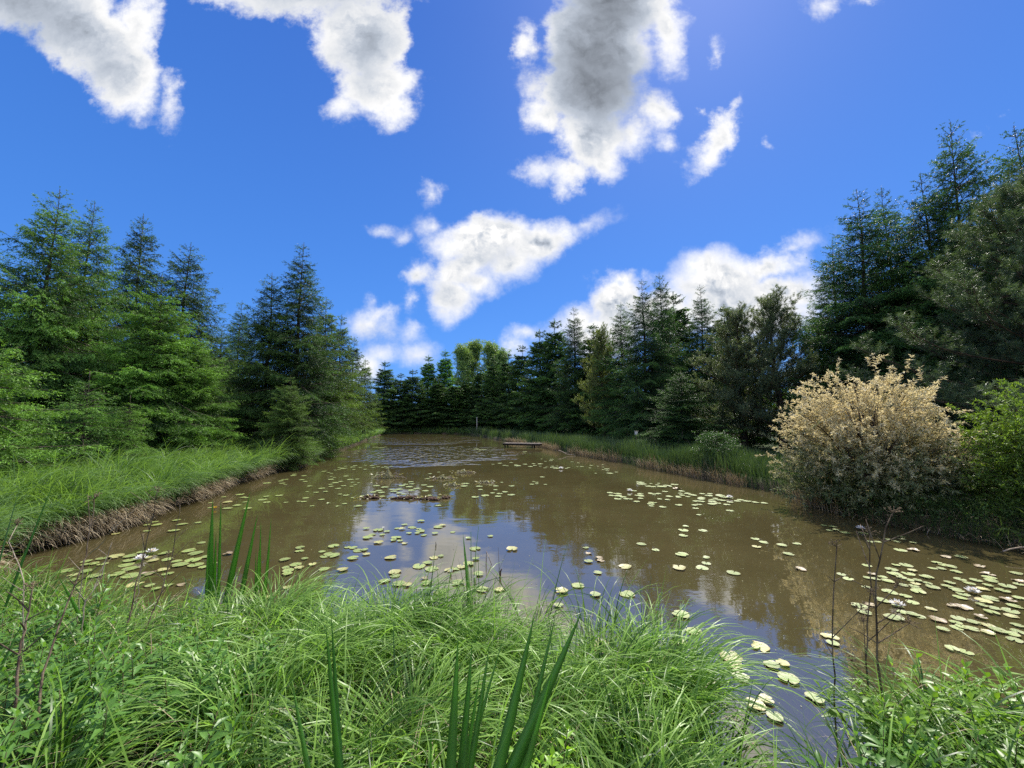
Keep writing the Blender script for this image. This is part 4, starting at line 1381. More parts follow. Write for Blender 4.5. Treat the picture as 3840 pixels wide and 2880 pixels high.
# straw at the foot of the right reeds
mb = MB()
x, y, d, z = scatter(3200, -3, 9, 8.5, 40, -0.3, 0.05, lambda x, y, d: (x > np.interp(y, [8, 60], [4, -8])) & (np.sin(y * 0.9 + 1.0) + 0.5 * np.sin(y * 2.7) > -0.3))
n = len(x)
blades(mb, np.stack([x, y, np.maximum(z, -0.02)], 1), toward_water(x, y) + grng.normal(0, 0.9, n), grng.uniform(0.2, 0.65, n), grng.uniform(0.008, 0.018, n),
       grng.uniform(0, 0.3, n), grng.uniform(0.3, 2.4, n), np.clip(grng.normal(0.35, 0.2, n), 0, 1), 5, 1.2)
o = mb.build('dry_reeds', M_DRY)
tag(o, 'dead straw at the foot of the right bank reeds', 'dry reeds', kind='stuff')

# far end bank
mb = MB()
x, y, d, z = scatter(5000, -24, -3, 57, 67, -0.1, 3.2, lambda x, y, d: (y > 58))
n = len(x)
blades(mb, np.stack([x, y, z - 0.02], 1), grng.uniform(0, 6.28, n), grng.uniform(0.5, 1.1, n), grng.uniform(0.03, 0.07, n), grng.uniform(0, 0.3, n),
       grng.uniform(0.5, 1.8, n), np.clip(grng.normal(0.45, 0.2, n), 0, 1), 4, 1.4)
o = mb.build('far_grass', M_REED)
tag(o, 'low grass fringe on the far end bank', 'grass', kind='stuff')

# ground cover under the right bushes
mb = MB()
x, y, d, z = scatter(9000, 5.5, 13, 3.0, 9.5, -0.15, 4.5, lambda x, y, d: x > 5.5)
n = len(x)
P = np.stack([x, y, z + grng.uniform(0.0, 0.30, n)], 1)
leaf_quads(mb, P, nrm(grng.normal(size=(n, 3)) + np.array([0, 0, 0.4])), nrm(grng.normal(size=(n, 3)) * 0.6 + np.array([0, 0, 1.0])), grng.uniform(0.04, 0.09, n),
           grng.uniform(0.025, 0.05, n), np.clip(grng.normal(0.4, 0.2, n), 0, 1))
o = mb.build('ground_cover', M_HERB)
sh = MB()
x, y, d, z = scatter(8000, 5.0, 12, 2.8, 9.5, -0.22, 1.6, lambda x, y, d: x > 6.0)
n = len(x)
blades(sh, np.stack([x, y, np.maximum(z, 0.0)], 1), toward_water(x, y) + grng.normal(0, 0.8, n), grng.uniform(0.25, 0.7, n), grng.uniform(0.006, 0.013, n),
       grng.uniform(0, 0.4, n), grng.uniform(1.0, 2.6, n), np.clip(grng.normal(0.4, 0.25, n), 0, 1), 6, 1.3, grng.normal(0, 0.6, n))
o2 = sh.build('shore_sedge', M_REED)
tag(o2, 'drooping sedge along the shore under the right bushes', 'grass', kind='stuff')
sh = MB()
x, y, d, z = scatter(1800, 5.0, 12, 2.8, 9.5, -0.3, 0.5, lambda x, y, d: x > 6.0)
n = len(x)
blades(sh, np.stack([x, y, np.maximum(z, 0.0) + grng.uniform(0, 0.08, n)], 1), grng.uniform(0, 6.28, n), grng.uniform(0.15, 0.5, n), grng.uniform(0.005, 0.012, n),
       grng.uniform(0.6, 1.5, n), grng.uniform(1.5, 2.0, n), np.clip(grng.normal(0.3, 0.2, n), 0, 1), 4, 1.0)
o2 = sh.build('shore_litter', M_DRY)
tag(o2, 'dry plant litter on the shore under the right bushes', 'litter', kind='stuff')
tag(o, 'low leafy ground cover on the right bank', 'ground cover', kind='stuff')

# foreground sedge tussocks and grass on the near bank
mb = MB()
tus = []
for _ in range(900):
    x = grng.uniform(-6.2, 5.2)
    y = grng.uniform(0.75, 5.2)
    d = float(pond_dist(np.array([x]), np.array([y]))[0])
    if d < -0.12 or d > 4 or math.hypot(x, y) < 0.75:
        continue
    if abs(x) > 1.9 * y + 0.8:
        continue
    if x < -1.3 and y < 2.4 and grng.random() < 0.5:
        continue
    if min([math.hypot(x - a, y - b) for a, b, _ in tus] or [9]) < 0.22:
        continue
    tus.append((x, y, d))
for (x, y, d) in tus:
    right_gap = x > 1.45 and x < 2.5 and y > 1.9
    n = int(grng.uniform(55, 95) * (0.40 if right_gap else 1.0))
    dist = math.hypot(x, y)
    ang = grng.uniform(0, 6.28, n)
    r = 0.13 * np.sqrt(grng.random(n))
    px = x + r * np.cos(ang)
    py = y + r * np.sin(ang)
    pz = gz(px, py) - 0.02
    dirn = ang + grng.normal(0, 0.5, n)
    comb = grng.uniform(-0.4, 0.4)
    dirn = np.where(grng.random(n) < 0.25, comb, dirn)
    hmax = np.interp(dist, [0.8, 1.6, 3.0, 5], [0.42, 0.58, 0.70, 0.66])
    if x > 0.9:
        hmax *= 0.85
    if x < -0.9 and y > 2.2:
        hmax *= 0.72
    L = hmax * grng.uniform(0.45, 1.3, n)
    W = grng.uniform(0.005, 0.0135, n)
    th1 = grng.uniform(1.5, 2.9, n)
    up = grng.random(n) < 0.12
    th1 = np.where(up, grng.uniform(0.3, 0.8, n), th1)
    base = grng.uniform(0.2, 0.65)
    tn = np.clip(grng.normal(base, 0.28, n), 0, 1)
    blades(mb, np.stack([px, py, pz], 1), dirn, L, W, grng.uniform(0.0, 0.35, n), th1, tn, 9, 1.5, grng.normal(0, 0.7, n), tip_tone=0.3, turn=grng.normal(0, 0.3, n))
    # dead undergrowth
    k = n // 12
    a2 = grng.uniform(0, 6.28, k)
# big shaggy tussocks on the water's edge and between them, combed over by their own weight
for (tpx, tpy, dep, nb, hl, cmb_) in ((850, 1300, 3.05, 420, 0.72, 0.2), (760, 1370, 2.7, 330, 0.70, 2.6), (960, 1370, 2.75, 380, 0.70, 0.0), (1080, 1400, 2.6, 330, 0.66, 0.1),
                                      (600, 1330, 3.1, 330, 0.66, 1.2), (500, 1330, 3.0, 260, 0.60, 2.2), (660, 1400, 2.5, 300, 0.72, 0.4), (1330, 1440, 2.45, 360, 0.66, 0.3),
                                      (1450, 1460, 2.35, 360, 0.70, 0.0), (1220, 1500, 2.1, 280, 0.62, 0.5), (900, 1520, 2.0, 300, 0.62, 0.4),
                                      (520, 1480, 2.1, 280, 0.66, 2.8), (2120, 1480, 2.3, 240, 0.62, 2.8), (1980, 1500, 2.2, 200, 0.66, 2.9), (250, 1370, 2.7, 200, 0.55, 1.9),
                                      (120, 1390, 2.6, 200, 0.55, 1.0), (730, 1580, 1.8, 260, 0.56, 2.9), (1400, 1600, 1.75, 300, 0.58, 0.3)):
    c0 = at_depth(tpx * D2S, tpy * D2S, dep)
    n = nb
    ang = grng.uniform(0, 6.28, n)
    r = 0.15 * np.sqrt(grng.random(n))
    px, py = c0[0] + r * np.cos(ang), dep + r * np.sin(ang)
    pz = np.maximum(gz(px, py), -0.05) - 0.02
    dirn = np.where(grng.random(n) < 0.45, cmb_ + grng.normal(0, 0.5, n), ang + grng.normal(0, 0.6, n))
    tn = np.clip(grng.normal(grng.uniform(0.4, 0.7), 0.24, n), 0, 1)
    blades(mb, np.stack([px, py, pz], 1), dirn, hl * grng.uniform(0.65, 1.35, n), grng.uniform(0.006, 0.0125, n), grng.uniform(0.0, 0.4, n), grng.uniform(1.9, 3.0, n), tn,
           11, 1.35, grng.normal(0, 0.5, n), tip_tone=0.3, turn=grng.normal(0, 0.25, n))
o = mb.build('sedge_grass', M_SEDGE)
tag(o, 'long arching sedge tussocks covering the near bank', 'grass', kind='stuff')

mb = MB()
x, y, d, z = scatter(2600, -6, 5, 0.8, 5.4, -0.1, 3.5, lambda x, y, d: (np.abs(x) < 1.8 * y + 0.8) & (np.hypot(x, y) > 0.8))
n = len(x)
blades(mb, np.stack([x, y, z], 1), grng.uniform(0, 6.28, n), grng.uniform(0.2, 0.6, n), grng.uniform(0.003, 0.007, n), grng.uniform(0.1, 0.9, n),
       grng.uniform(1.0, 2.6, n), np.clip(grng.normal(0.5, 0.25, n), 0, 1), 6, 1.2)
o = mb.build('dry_stalks', M_DRY)
tag(o, 'straw-coloured dead blades mixed through the near sedge', 'dry grass', kind='stuff')

# ------------------------------------------------------------------ iris and bulrush leaves in the foreground


def zoom7(x, y):
    return (x / 1.536, 1800 + y / 1.536)


def zoom8(x, y):
    return (1100 + x / 1.536, 1800 + y / 1.536)


def iris(name, label, cat, leaves, tint=(1, 1, 1), group=None):
    """leaves: (tip px, tip depth, foot px, foot depth, width m, sideways bow m, tone)"""
    feet = []
    data = []
    for (tp, td, fp, fd, w, bow, tone) in leaves:
        a = at_depth(*tp, td)
        b = at_depth(*fp, fd)
        g0 = float(gz(np.array([b[0]]), np.array([b[1]]))[0])
        g0 = max(g0, -0.25)
        if b[2] > g0 - 0.03:                       # carry the leaf on down to the soil
            dirv = b - a
            k = (g0 - 0.03 - b[2]) / min(dirv[2], -0.05)
            ft = b + dirv * min(k, 1.2) * np.array([0.75, 0.75, 1.0])
            ft[2] = g0 - 0.03
        else:
            ft = b
        feet.append(ft)
        data.append((a, b, ft, w, bow, tone))
    c = np.mean(feet, 0)
    root = empty(name, tuple(c))
    tag(root, label, cat, group)
    for (a, b, ft, w, bow, tone) in data:
        s = np.linspace(0, 1, 15)[:, None]
        ctl = b if np.linalg.norm(b - ft) > 0.05 else (a + b) / 2
        ctl = 0.5 * (a + ft) + (ctl - 0.5 * (a + ft)) * 0.25 + np.array([bow, 0, 0])
        P = (1 - s) ** 2 * ft + 2 * s * (1 - s) * ctl + s ** 2 * a - c
        s = s[:, 0]
        wd = 1.4 * w * np.clip(np.minimum(1.0, 0.75 + 0.8 * s) * (1 - s ** 3.2), 0.02, 1)
        m = MB()
        fx = random.uniform(-0.5, 0.5)
        sweep_leaf(m, P, wd, (fx, -1, 0.1), 0.3, min(1, tone + 0.12), 0.3)
        o = m.build('leaf', M_IRIS, root, True)
        o.color = (*tint, 1)
    return root


iris('iris_plant', 'large sword-leaved iris clump at the bottom centre', 'iris', [
    (zoom8(950, 905), 1.55, zoom8(902, 1640), 1.45, 0.032, 0.0, 0.35), (zoom8(1030, 935), 1.60, zoom8(950, 1640), 1.48, 0.028, 0.01, 0.3),
    (zoom8(1130, 945), 1.68, zoom8(985, 1640), 1.52, 0.022, 0.02, 0.4), (zoom8(1215, 895), 1.72, zoom8(1000, 1600), 1.55, 0.014, -0.02, 0.45),
    (zoom8(1388, 785), 1.60, zoom8(1150, 1640), 1.45, 0.036, 0.01, 0.3), (zoom8(1665, 748), 1.62, zoom8(1195, 1640), 1.46, 0.038, 0.03, 0.25),
    (zoom8(1512, 772), 1.72, zoom8(1290, 1640), 1.55, 0.022, 0.0, 0.3), (zoom8(1502, 1068), 1.50, zoom8(1285, 1640), 1.44, 0.022, 0.0, 0.6),
    (zoom8(1080, 1080), 1.6, zoom8(968, 1640), 1.5, 0.018, 0.0, 0.5), (zoom8(795, 1425), 1.45, zoom8(790, 1640), 1.42, 0.012, 0.0, 0.6)])
iris('iris_plant', 'pair of tall dark iris leaves left of bottom centre', 'iris', [
    (zoom8(186, 828), 1.60, zoom8(275, 1640), 1.45, 0.032, 0.0, 0.3), (zoom8(217, 765), 1.75, zoom8(272, 1500), 1.6, 0.024, 0.0, 0.12)])
iris('iris_plant', 'single pale broad leaf arching into the bottom sedge', 'iris', [
    (zoom8(-10, 1140), 1.75, zoom8(215, 1640), 1.45, 0.024, -0.05, 0.85)])
iris('iris_plant', 'tall iris clump standing in the left near shallows', 'iris', [
    (zoom7(1226, 108), 3.75, zoom7(1205, 700), 3.75, 0.045, 0.0, 0.3), (zoom7(1273, 98), 3.7, zoom7(1255, 700), 3.7, 0.042, 0.01, 0.35),
    (zoom7(1200, 330), 3.7, zoom7(1188, 700), 3.7, 0.034, 0.0, 0.3), (zoom7(1245, 300), 3.8, zoom7(1232, 700), 3.8, 0.032, 0.0, 0.5),
    (zoom7(1442, 68), 3.7, zoom7(1300, 700), 3.7, 0.042, -0.02, 0.4), (zoom7(1484, 196), 3.6, zoom7(1370, 760), 3.6, 0.036, -0.01, 0.4)],
    group='iris clumps at the near shore')
iris('iris_plant', 'shorter iris fan right of the tall left clump', 'iris', [
    (zoom7(1503, 232), 3.7, zoom7(1490, 760), 3.7, 0.03, 0.0, 0.45), (zoom7(1562, 215), 3.7, zoom7(1508, 760), 3.7, 0.024, 0.02, 0.5),
    (zoom7(1475, 390), 3.65, zoom7(1470, 760), 3.65, 0.03, 0.0, 0.5), (zoom7(1490, 400), 3.6, zoom7(1482, 760), 3.6, 0.034, 0.0, 0.6),
    (zoom7(1545, 420), 3.6, zoom7(1505, 740), 3.6, 0.034, 0.01, 0.7)], group='iris clumps at the near shore')
iris('iris_plant', 'solitary tall reed blade before the sky reflection', 'iris', [
    ((1200 + 1482 / 2.765, 1920 + 222 / 2.765), 3.3, (1200 + 1545 / 2.765, 1920 + 990 / 2.765), 3.1, 0.026, 0.015, 0.55)])
iris('iris_plant', 'dark broad iris leaves entering at the left edge', 'iris', [
    (zoom7(125, 830), 2.2, zoom7(-30, 960), 2.1, 0.03, 0.0, 0.2), (zoom7(118, 30), 3.4, zoom7(10, 330), 3.2, 0.02, 0.0, 0.15),
    (zoom7(320, -10), 3.3, zoom7(150, 300), 3.2, 0.014, 0.0, 0.12), (zoom7(330, 545), 2.9, zoom7(515, 830), 2.7, 0.035, 0.03, 0.8)])

# rush stems, bent stalks and stubs standing in the water


def stick(name, pts, r, label, cat, mat=None, group=None):
    P = np.array([at_depth(*p[:2], p[2]) for p in pts])
    c = P[0].copy()
    m = MB()
    k = len(P)
    if k == 2:
        P = np.concatenate([P[:1], [(P[0] + P[1]) / 2 + np.array([0.008, 0, 0])], P[1:]])
    tubes(m, P - c, np.linspace(r, r * 0.5, len(P)), 6)
    o = m.build(name, mat or M_DEAD, None, True)
    o.location = tuple(c)
    tag(o, label, cat, group)
    return o


def zc(x, y, dep):
    return (1200 + x / 2.765, 1920 + y / 2.765, dep)


def water_depth(x, y):
    return float(on_plane(1200 + x / 2.765, 1920 + y / 2.765, -0.02)[1])


GS = 'stalks standing in the near water'
dA = water_depth(1568, 735)
stick('rush_stem', [zc(1568, 740, dA), zc(1566, 470, dA), zc(1565, 205, dA)], 0.006, 'straight dark rush stem beside the solitary reed blade', 'rush', M_IRIS, GS)
dA = water_depth(1600, 720)
stick('rush_stem', [zc(1595, 725, dA), zc(1615, 420, dA), zc(1645, 150, dA)], 0.005, 'tallest thin rush stem leaning right', 'rush', M_IRIS, GS)
dA = water_depth(1648, 790)
stick('rush_stem', [zc(1648, 795, dA), zc(1643, 600, dA), zc(1638, 430, dA)], 0.005, 'short thin rush stem right of the leaning one', 'rush', M_IRIS, GS)
dA = water_depth(1722, 560)
stick('bent_stalk', [zc(1722, 565, dA), zc(1724, 480, dA), zc(1726, 408, dA), zc(1758, 490, dA), zc(1788, 572, dA)], 0.008, 'bent stalk folded into a sharp upside-down V', 'stalk', M_PALE, GS)
dA = water_depth(1865, 690)
stick('dead_stub', [zc(1865, 695, dA), zc(1870, 620, dA), zc(1884, 590, dA)], 0.016, 'thick black stub standing out of the water', 'stub', M_MUD, GS)
stick('rush_stem', [zc(1862, 690, dA), zc(1855, 520, dA), zc(1847, 365, dA)], 0.004, 'hair-thin rush rising from behind the black stub', 'rush', M_DEAD, GS)
dA = water_depth(1200, 370)
stick('dead_stub', [zc(1199, 372, dA), zc(1203, 340, dA), zc(1200, 312, dA)], 0.009, 'short dark stick alone on the sky reflection', 'stub', M_MUD, GS)
dA = water_depth(1358, 645)
stick('dead_stub', [zc(1357, 648, dA), zc(1357, 600, dA), zc(1358, 556, dA)], 0.006, 'thin dark stick rising behind the pale closed bud', 'stub', M_MUD, GS)

# ------------------------------------------------------------------ dead flower stalks


def stalk(label, pts, r=0.006, side=6, seed=0, heads=2, mat=None, dark=True):
    """a dead herb stalk with side twigs and seed heads, from foot to tip: (px, py, depth)"""
    rng = np.random.default_rng(seed)
    P = np.array([at_depth(*p) for p in pts])
    g0 = float(gz(P[:1, 0], P[:1, 1])[0])
    foot = P[0].copy()
    if foot[2] > g0:
        P = np.concatenate([[np.array([foot[0] + (foot[0] - P[1][0]) * 0.2, foot[1], g0 - 0.03])], P])
    c = P[0].copy()
    P = P - c
    root = empty('dead_stalk', tuple(c))
    tag(root, label, 'dead stalk', 'dead flower stalks in the near sedge')
    # resample
    L = np.concatenate([[0], np.cumsum(np.linalg.norm(np.diff(P, axis=0), axis=1))])
    s = np.linspace(0, L[-1], 18)
    C = np.stack([np.interp(s, L, P[:, k]) for k in range(3)], 1)
    C += rng.normal(0, 0.004, C.shape)
    m = MB()
    tubes(m, C, np.linspace(r, r * 0.4, 18), 6)
    tips = [C[-1]]
    for i in range(side):
        k = int(rng.integers(8, 17))
        a = rng.uniform(0, 2 * pi)
        l = rng.uniform(0.06, 0.26)
        d = nrm(np.array([cos(a), 0.5 * sin(a), rng.uniform(0.4, 1.1)]))
        ss = np.linspace(0, 1, 5)[:, None]
        q = C[k] + d * l * ss + np.array([0, 0, -0.06]) * ss ** 2 * l * 3 * rng.uniform(-1, 1)
        tubes(m, q, np.linspace(r * 0.5, r * 0.25, 5), 5)
        tips.append(q[-1])
    m.build('stem', mat or M_DEAD, root, True)
    for h in tips[:heads]:
        m = MB()
        n = 16
        d = nrm(rng.normal(size=(n, 3)) + np.array([0, 0, 1.2]))
        l = rng.uniform(0.02, 0.05, n)[:, None]
        tubes(m, np.stack([np.tile(h, (n, 1)), h + d * l * 0.6 + rng.normal(0, 0.004, (n, 3)), h + d * l + rng.normal(0, 0.007, (n, 3))], 1), np.full((n, 3), 0.0013), 3)
        tp = h + d * l
        tubes(m, np.stack([tp - d * 0.003, tp, tp + d * 0.004], 1), np.tile([0.002, 0.004, 0.001], (n, 1)), 4)
        m.build('seed_head', M_SEED, root)
    return root


def ze(x, y, dep):
    return (3000 + x / 2.633, 1950 + y / 2.633, dep)


stalk('lone brown stalk left of the tall branching pair', [ze(312, 1340, 2.35), ze(315, 900, 2.35), ze(345, 500, 2.4), ze(372, 260, 2.4)], 0.006, 5, 1, 2)
stalk('tallest branching dead stalk over the lower right raft', [ze(770, 1340, 2.3), ze(745, 900, 2.3), ze(760, 540, 2.3), ze(815, 230, 2.3), ze(890, 20, 2.3), ze(925, -60, 2.3)], 0.007, 9, 2, 4)
stalk('dead stalk crossing just left of the tallest one', [ze(650, 1340, 2.4), ze(690, 1000, 2.4), ze(700, 700, 2.4), ze(695, 300, 2.4), ze(700, 130, 2.4)], 0.006, 7, 3, 3)


def z7(x, y, dep):
    return (x / 1.536, 1800 + y / 1.536, dep)


stalk('long brown stalk slanting up from the bottom left corner', [z7(210, 1420, 1.9), z7(240, 1150, 2.0), z7(370, 750, 2.2), z7(500, 430, 2.4), z7(545, 110, 2.5)], 0.006, 5, 4, 1)
stalk('dark knotted stalk at far left of the near grass', [z7(85, 1300, 1.9), z7(120, 1000, 2.0), z7(165, 760, 2.1), z7(190, 620, 2.1)], 0.008, 5, 5, 1)
stalk('dark stalk in front of the left raft blossoms', [z7(720, 860, 2.8), z7(780, 650, 2.9), z7(830, 420, 3.0), z7(880, 220, 3.0), z7(905, 60, 3.0)], 0.006, 6, 6, 1)
stalk('thin stalk between the raft blossoms and iris clump', [z7(820, 900, 2.8), z7(905, 720, 2.9), z7(985, 470, 3.0), z7(1015, 300, 3.0), z7(1040, 140, 3.0)], 0.005, 5, 7, 2)
stalk('pale forked stalk before the straw bank', [z7(490, 720, 2.7), z7(600, 520, 2.8), z7(640, 370, 2.8), z7(650, 355, 2.8)], 0.005, 4, 8, 0, M_PALE)
stalk('pale crooked stalk bending across the left raft', [z7(490, 440, 2.9), z7(570, 390, 2.9), z7(640, 300, 2.9), z7(690, 215, 2.9)], 0.004, 3, 9, 0, M_PALE)
stalk('short pale stalk just below the middle blossom', [z7(790, 690, 3.0), z7(815, 500, 3.0), z7(825, 310, 3.0)], 0.004, 3, 10, 0, M_PALE)
stalk('leaning grey stalk near the left straw edge', [z7(150, 620, 2.4), z7(100, 480, 2.5), z7(60, 350, 2.6), z7(95, 260, 2.7)], 0.004, 5, 11, 1, M_PALE)

# ------------------------------------------------------------------ leafy herbs


def herb(label, x, y, n, h, spread, seed, tint=(1, 1, 1), ll=0.12, lw=0.036, group=None):
    rng = np.random.default_rng(seed)
    z = float(gz(np.array([x]), np.array([y]))[0])
    root = empty('leafy_herb', (x, y, z))
    tag(root, label, 'herb', group)
    sm, lm = MB(), MB()
    for i in range(n):
        a = rng.uniform(0, 6.28)
        r = spread * math.sqrt(rng.random())
        bx, by = r * cos(a), r * sin(a)
        hh = h * rng.uniform(0.7, 1.1)
        ta = rng.uniform(0, 6.28)
        s = np.linspace(0, 1, 7)
        lean = rng.uniform(0.02, 0.16)
        fan = 0.12 + 0.88 * np.minimum(1, s * 2.2)
        C = np.stack([bx * fan + lean * cos(ta) * s ** 1.5, by * fan + lean * sin(ta) * s ** 1.5, hh * s - 0.02], 1)
        tubes(sm, C, np.linspace(0.004, 0.0016, 7), 5, rng.uniform(0, 1))
        k = int(hh / 0.035)
        ss = np.linspace(0.22, 1.0, k)
        P = np.stack([np.interp(ss, s, C[:, j]) for j in range(3)], 1)
        for sgn in (0, 1):
            an = np.arange(k) * 1.57 + sgn * pi + rng.normal(0, 0.3, k) + a
            el = np.interp(ss, [0.2, 0.85, 1], [0.1, 0.45, 1.0]) + rng.normal(0, 0.18, k)
            D = np.stack([np.cos(an) * np.cos(el), np.sin(an) * np.cos(el), np.sin(el)], 1)
            N = nrm(np.array([0, 0, 1.0]) + rng.normal(0, 0.25, (k, 3)))
            sz = np.interp(ss, [0.2, 0.6, 1], [0.8, 1.0, 0.5])
            tn = np.clip(0.3 + 0.45 * ss + rng.normal(0, 0.1, k), 0, 1)
            # each leaf in two halves along its length so that it arches
            leaf_quads(lm, P, D, N, ll * sz * rng.uniform(0.8, 1.2, k), lw * sz * rng.uniform(0.8, 1.2, k), tn, 0.22, 0.22)
    sm.build('stems', M_STEM, root)
    o = lm.build('foliage', M_HERB, root)
    o.color = (*tint, 1)
    return root


HG1, HG2 = 'leafy herbs in the lower left corner', 'leafy herbs in the lower right corner'
GRN = (0.9, 1.0, 0.9)
YEL = (1.35, 1.25, 0.8)
for i, (x, y, n, h, sp, lb, tn) in enumerate((
        (-1.95, 1.65, 26, 0.52, 0.34, 'dark leafy herb patch in the extreme lower left corner', GRN),
        (-1.25, 1.45, 16, 0.40, 0.26, 'dark leafy herb clump along bottom edge near lower left', GRN),
        (-2.55, 2.15, 26, 0.50, 0.36, 'leafy herb clump at left edge above the corner patch', GRN),
        (-1.90, 2.25, 26, 0.50, 0.34, 'leafy herb clump around the long brown slanting stalk', GRN),
        (-1.50, 2.15, 9, 0.46, 0.22, 'sparser leafy herb clump left of the sedge mound', GRN),
        (-2.10, 2.85, 9, 0.44, 0.30, 'leafy herb clump below the left raft', YEL),
        (-3.20, 2.75, 18, 0.50, 0.34, 'leafy herb clump by left edge below the straw bank', GRN))):
    herb(lb, x, y, n, h, sp, 100 + i, tn, group=HG1)
for i, (x, y, n, h, sp, lb, tn) in enumerate((
        (1.38, 1.55, 16, 0.38, 0.2, 'leafy herb clump leftmost in the lower right corner', GRN),
        (1.88, 2.08, 12, 0.36, 0.18, 'leafy herb clump at foot of tall dead stalks', YEL),
        (2.12, 1.92, 20, 0.38, 0.26, 'broad bright herb clump right of the dead stalks', YEL),
        (2.5, 2.15, 18, 0.40, 0.26, 'leafy herb clump close to the right picture edge', YEL),
        (1.75, 1.58, 22, 0.36, 0.28, 'leafy herb clump in the extreme lower right corner', GRN))):
    herb(lb, x, y, n, h, sp, 120 + i, tn, 0.13, 0.042, group=HG2)
herb('bright yellow-green herb between the iris leaves at bottom centre', 0.10, 1.62, 7, 0.44, 0.12, 140, (1.7, 1.6, 0.7), 0.10, 0.035)

# ------------------------------------------------------------------ jetty, post, nest box, fallen branch, white flowers
j0 = on_plane(1897, 1676, 0.0)
root = empty('jetty', (float(j0[0]), float(j0[1]), 0.0), 0.0)
tag(root, 'low weathered wooden jetty jutting from the right bank', 'jetty')
u = nrm(np.array([2.9, -0.9, 0.0]))              # from the free end to the bank
v = np.array([-u[1], u[0], 0])
JL, JW, JZ = 3.0, 1.0, 0.30


def box(mb, c, ax, half):
    """box with centre c, axes ax (3,3), half sizes"""
    ax = np.asarray(ax, float)
    pts = []
    for sx in (-1, 1):
        for sy in (-1, 1):
            for sz in (-1, 1):
                pts.append(np.asarray(c) + ax[0] * half[0] * sx + ax[1] * half[1] * sy + ax[2] * half[2] * sz)
    mb.add(pts, [(0, 1, 3, 2), (4, 6, 7, 5), (0, 4, 5, 1), (2, 3, 7, 6), (0, 2, 6, 4), (1, 5, 7, 3)])


UP = np.array([0, 0, 1.0])
m = MB()
npl = 22
for i in range(npl):
    c = u * (JL * (i + 0.5) / npl - 0.15) + UP * (JZ + random.uniform(-0.004, 0.004)) + v * random.uniform(-0.02, 0.02)
    box(m, c, (u, v, UP), (JL / npl / 2 - 0.006, JW / 2, 0.016))
m.build('deck', M_PLANK, root)
for sgn in (-1, 1):
    m = MB()
    box(m, u * (JL / 2 - 0.15) + v * sgn * (JW / 2 - 0.08) + UP * (JZ - 0.075), (u, v, UP), (JL / 2 - 0.03, 0.03, 0.055))
    m.build('beam', M_TIMBER, root)
for a in (0.05, 2.2):
    for sgn in (-1, 1):
        m = MB()
        b = u * a + v * sgn * (JW / 2 - 0.16)
        tubes(m, [b + UP * -0.8, b + UP * 0.1, b + UP * (JZ - 0.132)], [0.055, 0.05, 0.05], 9)
        m.build('leg', M_TIMBER, root, True)

pp = at_depth(1030 * D2S, 930 * D2S, 56.5)
g0 = float(gz(np.array([pp[0]]), np.array([pp[1]]))[0])
m = MB()
tubes(m, [(0, 0, -0.2), (0.01, 0, 1.2), (0.0, 0, 2.15), (0, 0, 2.2)], [0.055, 0.05, 0.05, 0.012], 8)
root = empty('marker_post', (float(pp[0]), float(pp[1]), g0))
m.build('pole', M_PAINT, root, True)
m = MB()
box(m, (0, 0, 2.24), np.eye(3), (0.10, 0.08, 0.035))
m.build('cap', M_PAINT, root)
tag(root, 'thin pale post standing before the far dark spruces', 'post')

pp = at_depth(1375 * D2S, 955 * D2S, 20.8)
g0 = float(gz(np.array([pp[0]]), np.array([pp[1]]))[0])
root = empty('nest_box', (float(pp[0]), float(pp[1]), g0))
tag(root, 'small white box on a thin pole above the reeds', 'nest box')
top = at_depth(1375 * D2S, 936 * D2S, 20.8)[2] - g0
m = MB()
tubes(m, [(0, 0, -0.1), (0.005, 0, top * 0.5), (0, 0, top - 0.09)], [0.016, 0.016, 0.014], 7)
m.build('pole', M_DEAD, root, True)
m = MB()
box(m, (0, 0, top), np.eye(3), (0.065, 0.06, 0.09))
m.build('body', M_WHITE, root)
m = MB()
box(m, (0, -0.01, top + 0.104), np.eye(3), (0.085, 0.09, 0.012))
m.build('roof', M_PAINT, root)

# fallen pale branch at the right shore
a = on_plane(2115, 1703, 0.05)
m = MB()
s = np.linspace(0, 1, 9)[:, None]
tubes(m, np.array([0, 0, 0.28]) * (1 - s) ** 1.5 + np.array([1.25, -1.2, -0.04]) * s + 0.03 * np.sin(s * 9), np.linspace(0.04, 0.018, 9), 7)
tubes(m, np.array([0.45, -0.42, 0.1]) + np.array([0.45, 0.05, 0.18]) * np.linspace(0, 1, 5)[:, None], np.linspace(0.02, 0.008, 5), 6)
o = m.build('fallen_branch', M_PALE, None, True)
o.location = (a[0] - 0.3, a[1] + 0.2, 0.04)
o.scale = (0.7, 0.7, 0.7)
tag(o, 'bare pale branch fallen into the right shallows', 'branch')
# pale branch lying at the lower right shore
a = on_plane(3760, 2068, 0.10)
m = MB()
s = np.linspace(0, 1, 9)[:, None]
tubes(m, np.array([1.1, 0.06, 0.10]) * s + 0.02 * np.sin(s * 7), np.linspace(0.010, 0.016, 9), 6)
tubes(m, np.array([0.35, 0.02, 0.03]) + np.array([0.2, -0.15, 0.05]) * np.linspace(0, 1, 5)[:, None], np.linspace(0.008, 0.004, 5), 5)
o = m.build('fallen_branch', M_PALE, None, True)
o.location = tuple(a)
tag(o, 'thin bare stick lying below the light green bush', 'branch')

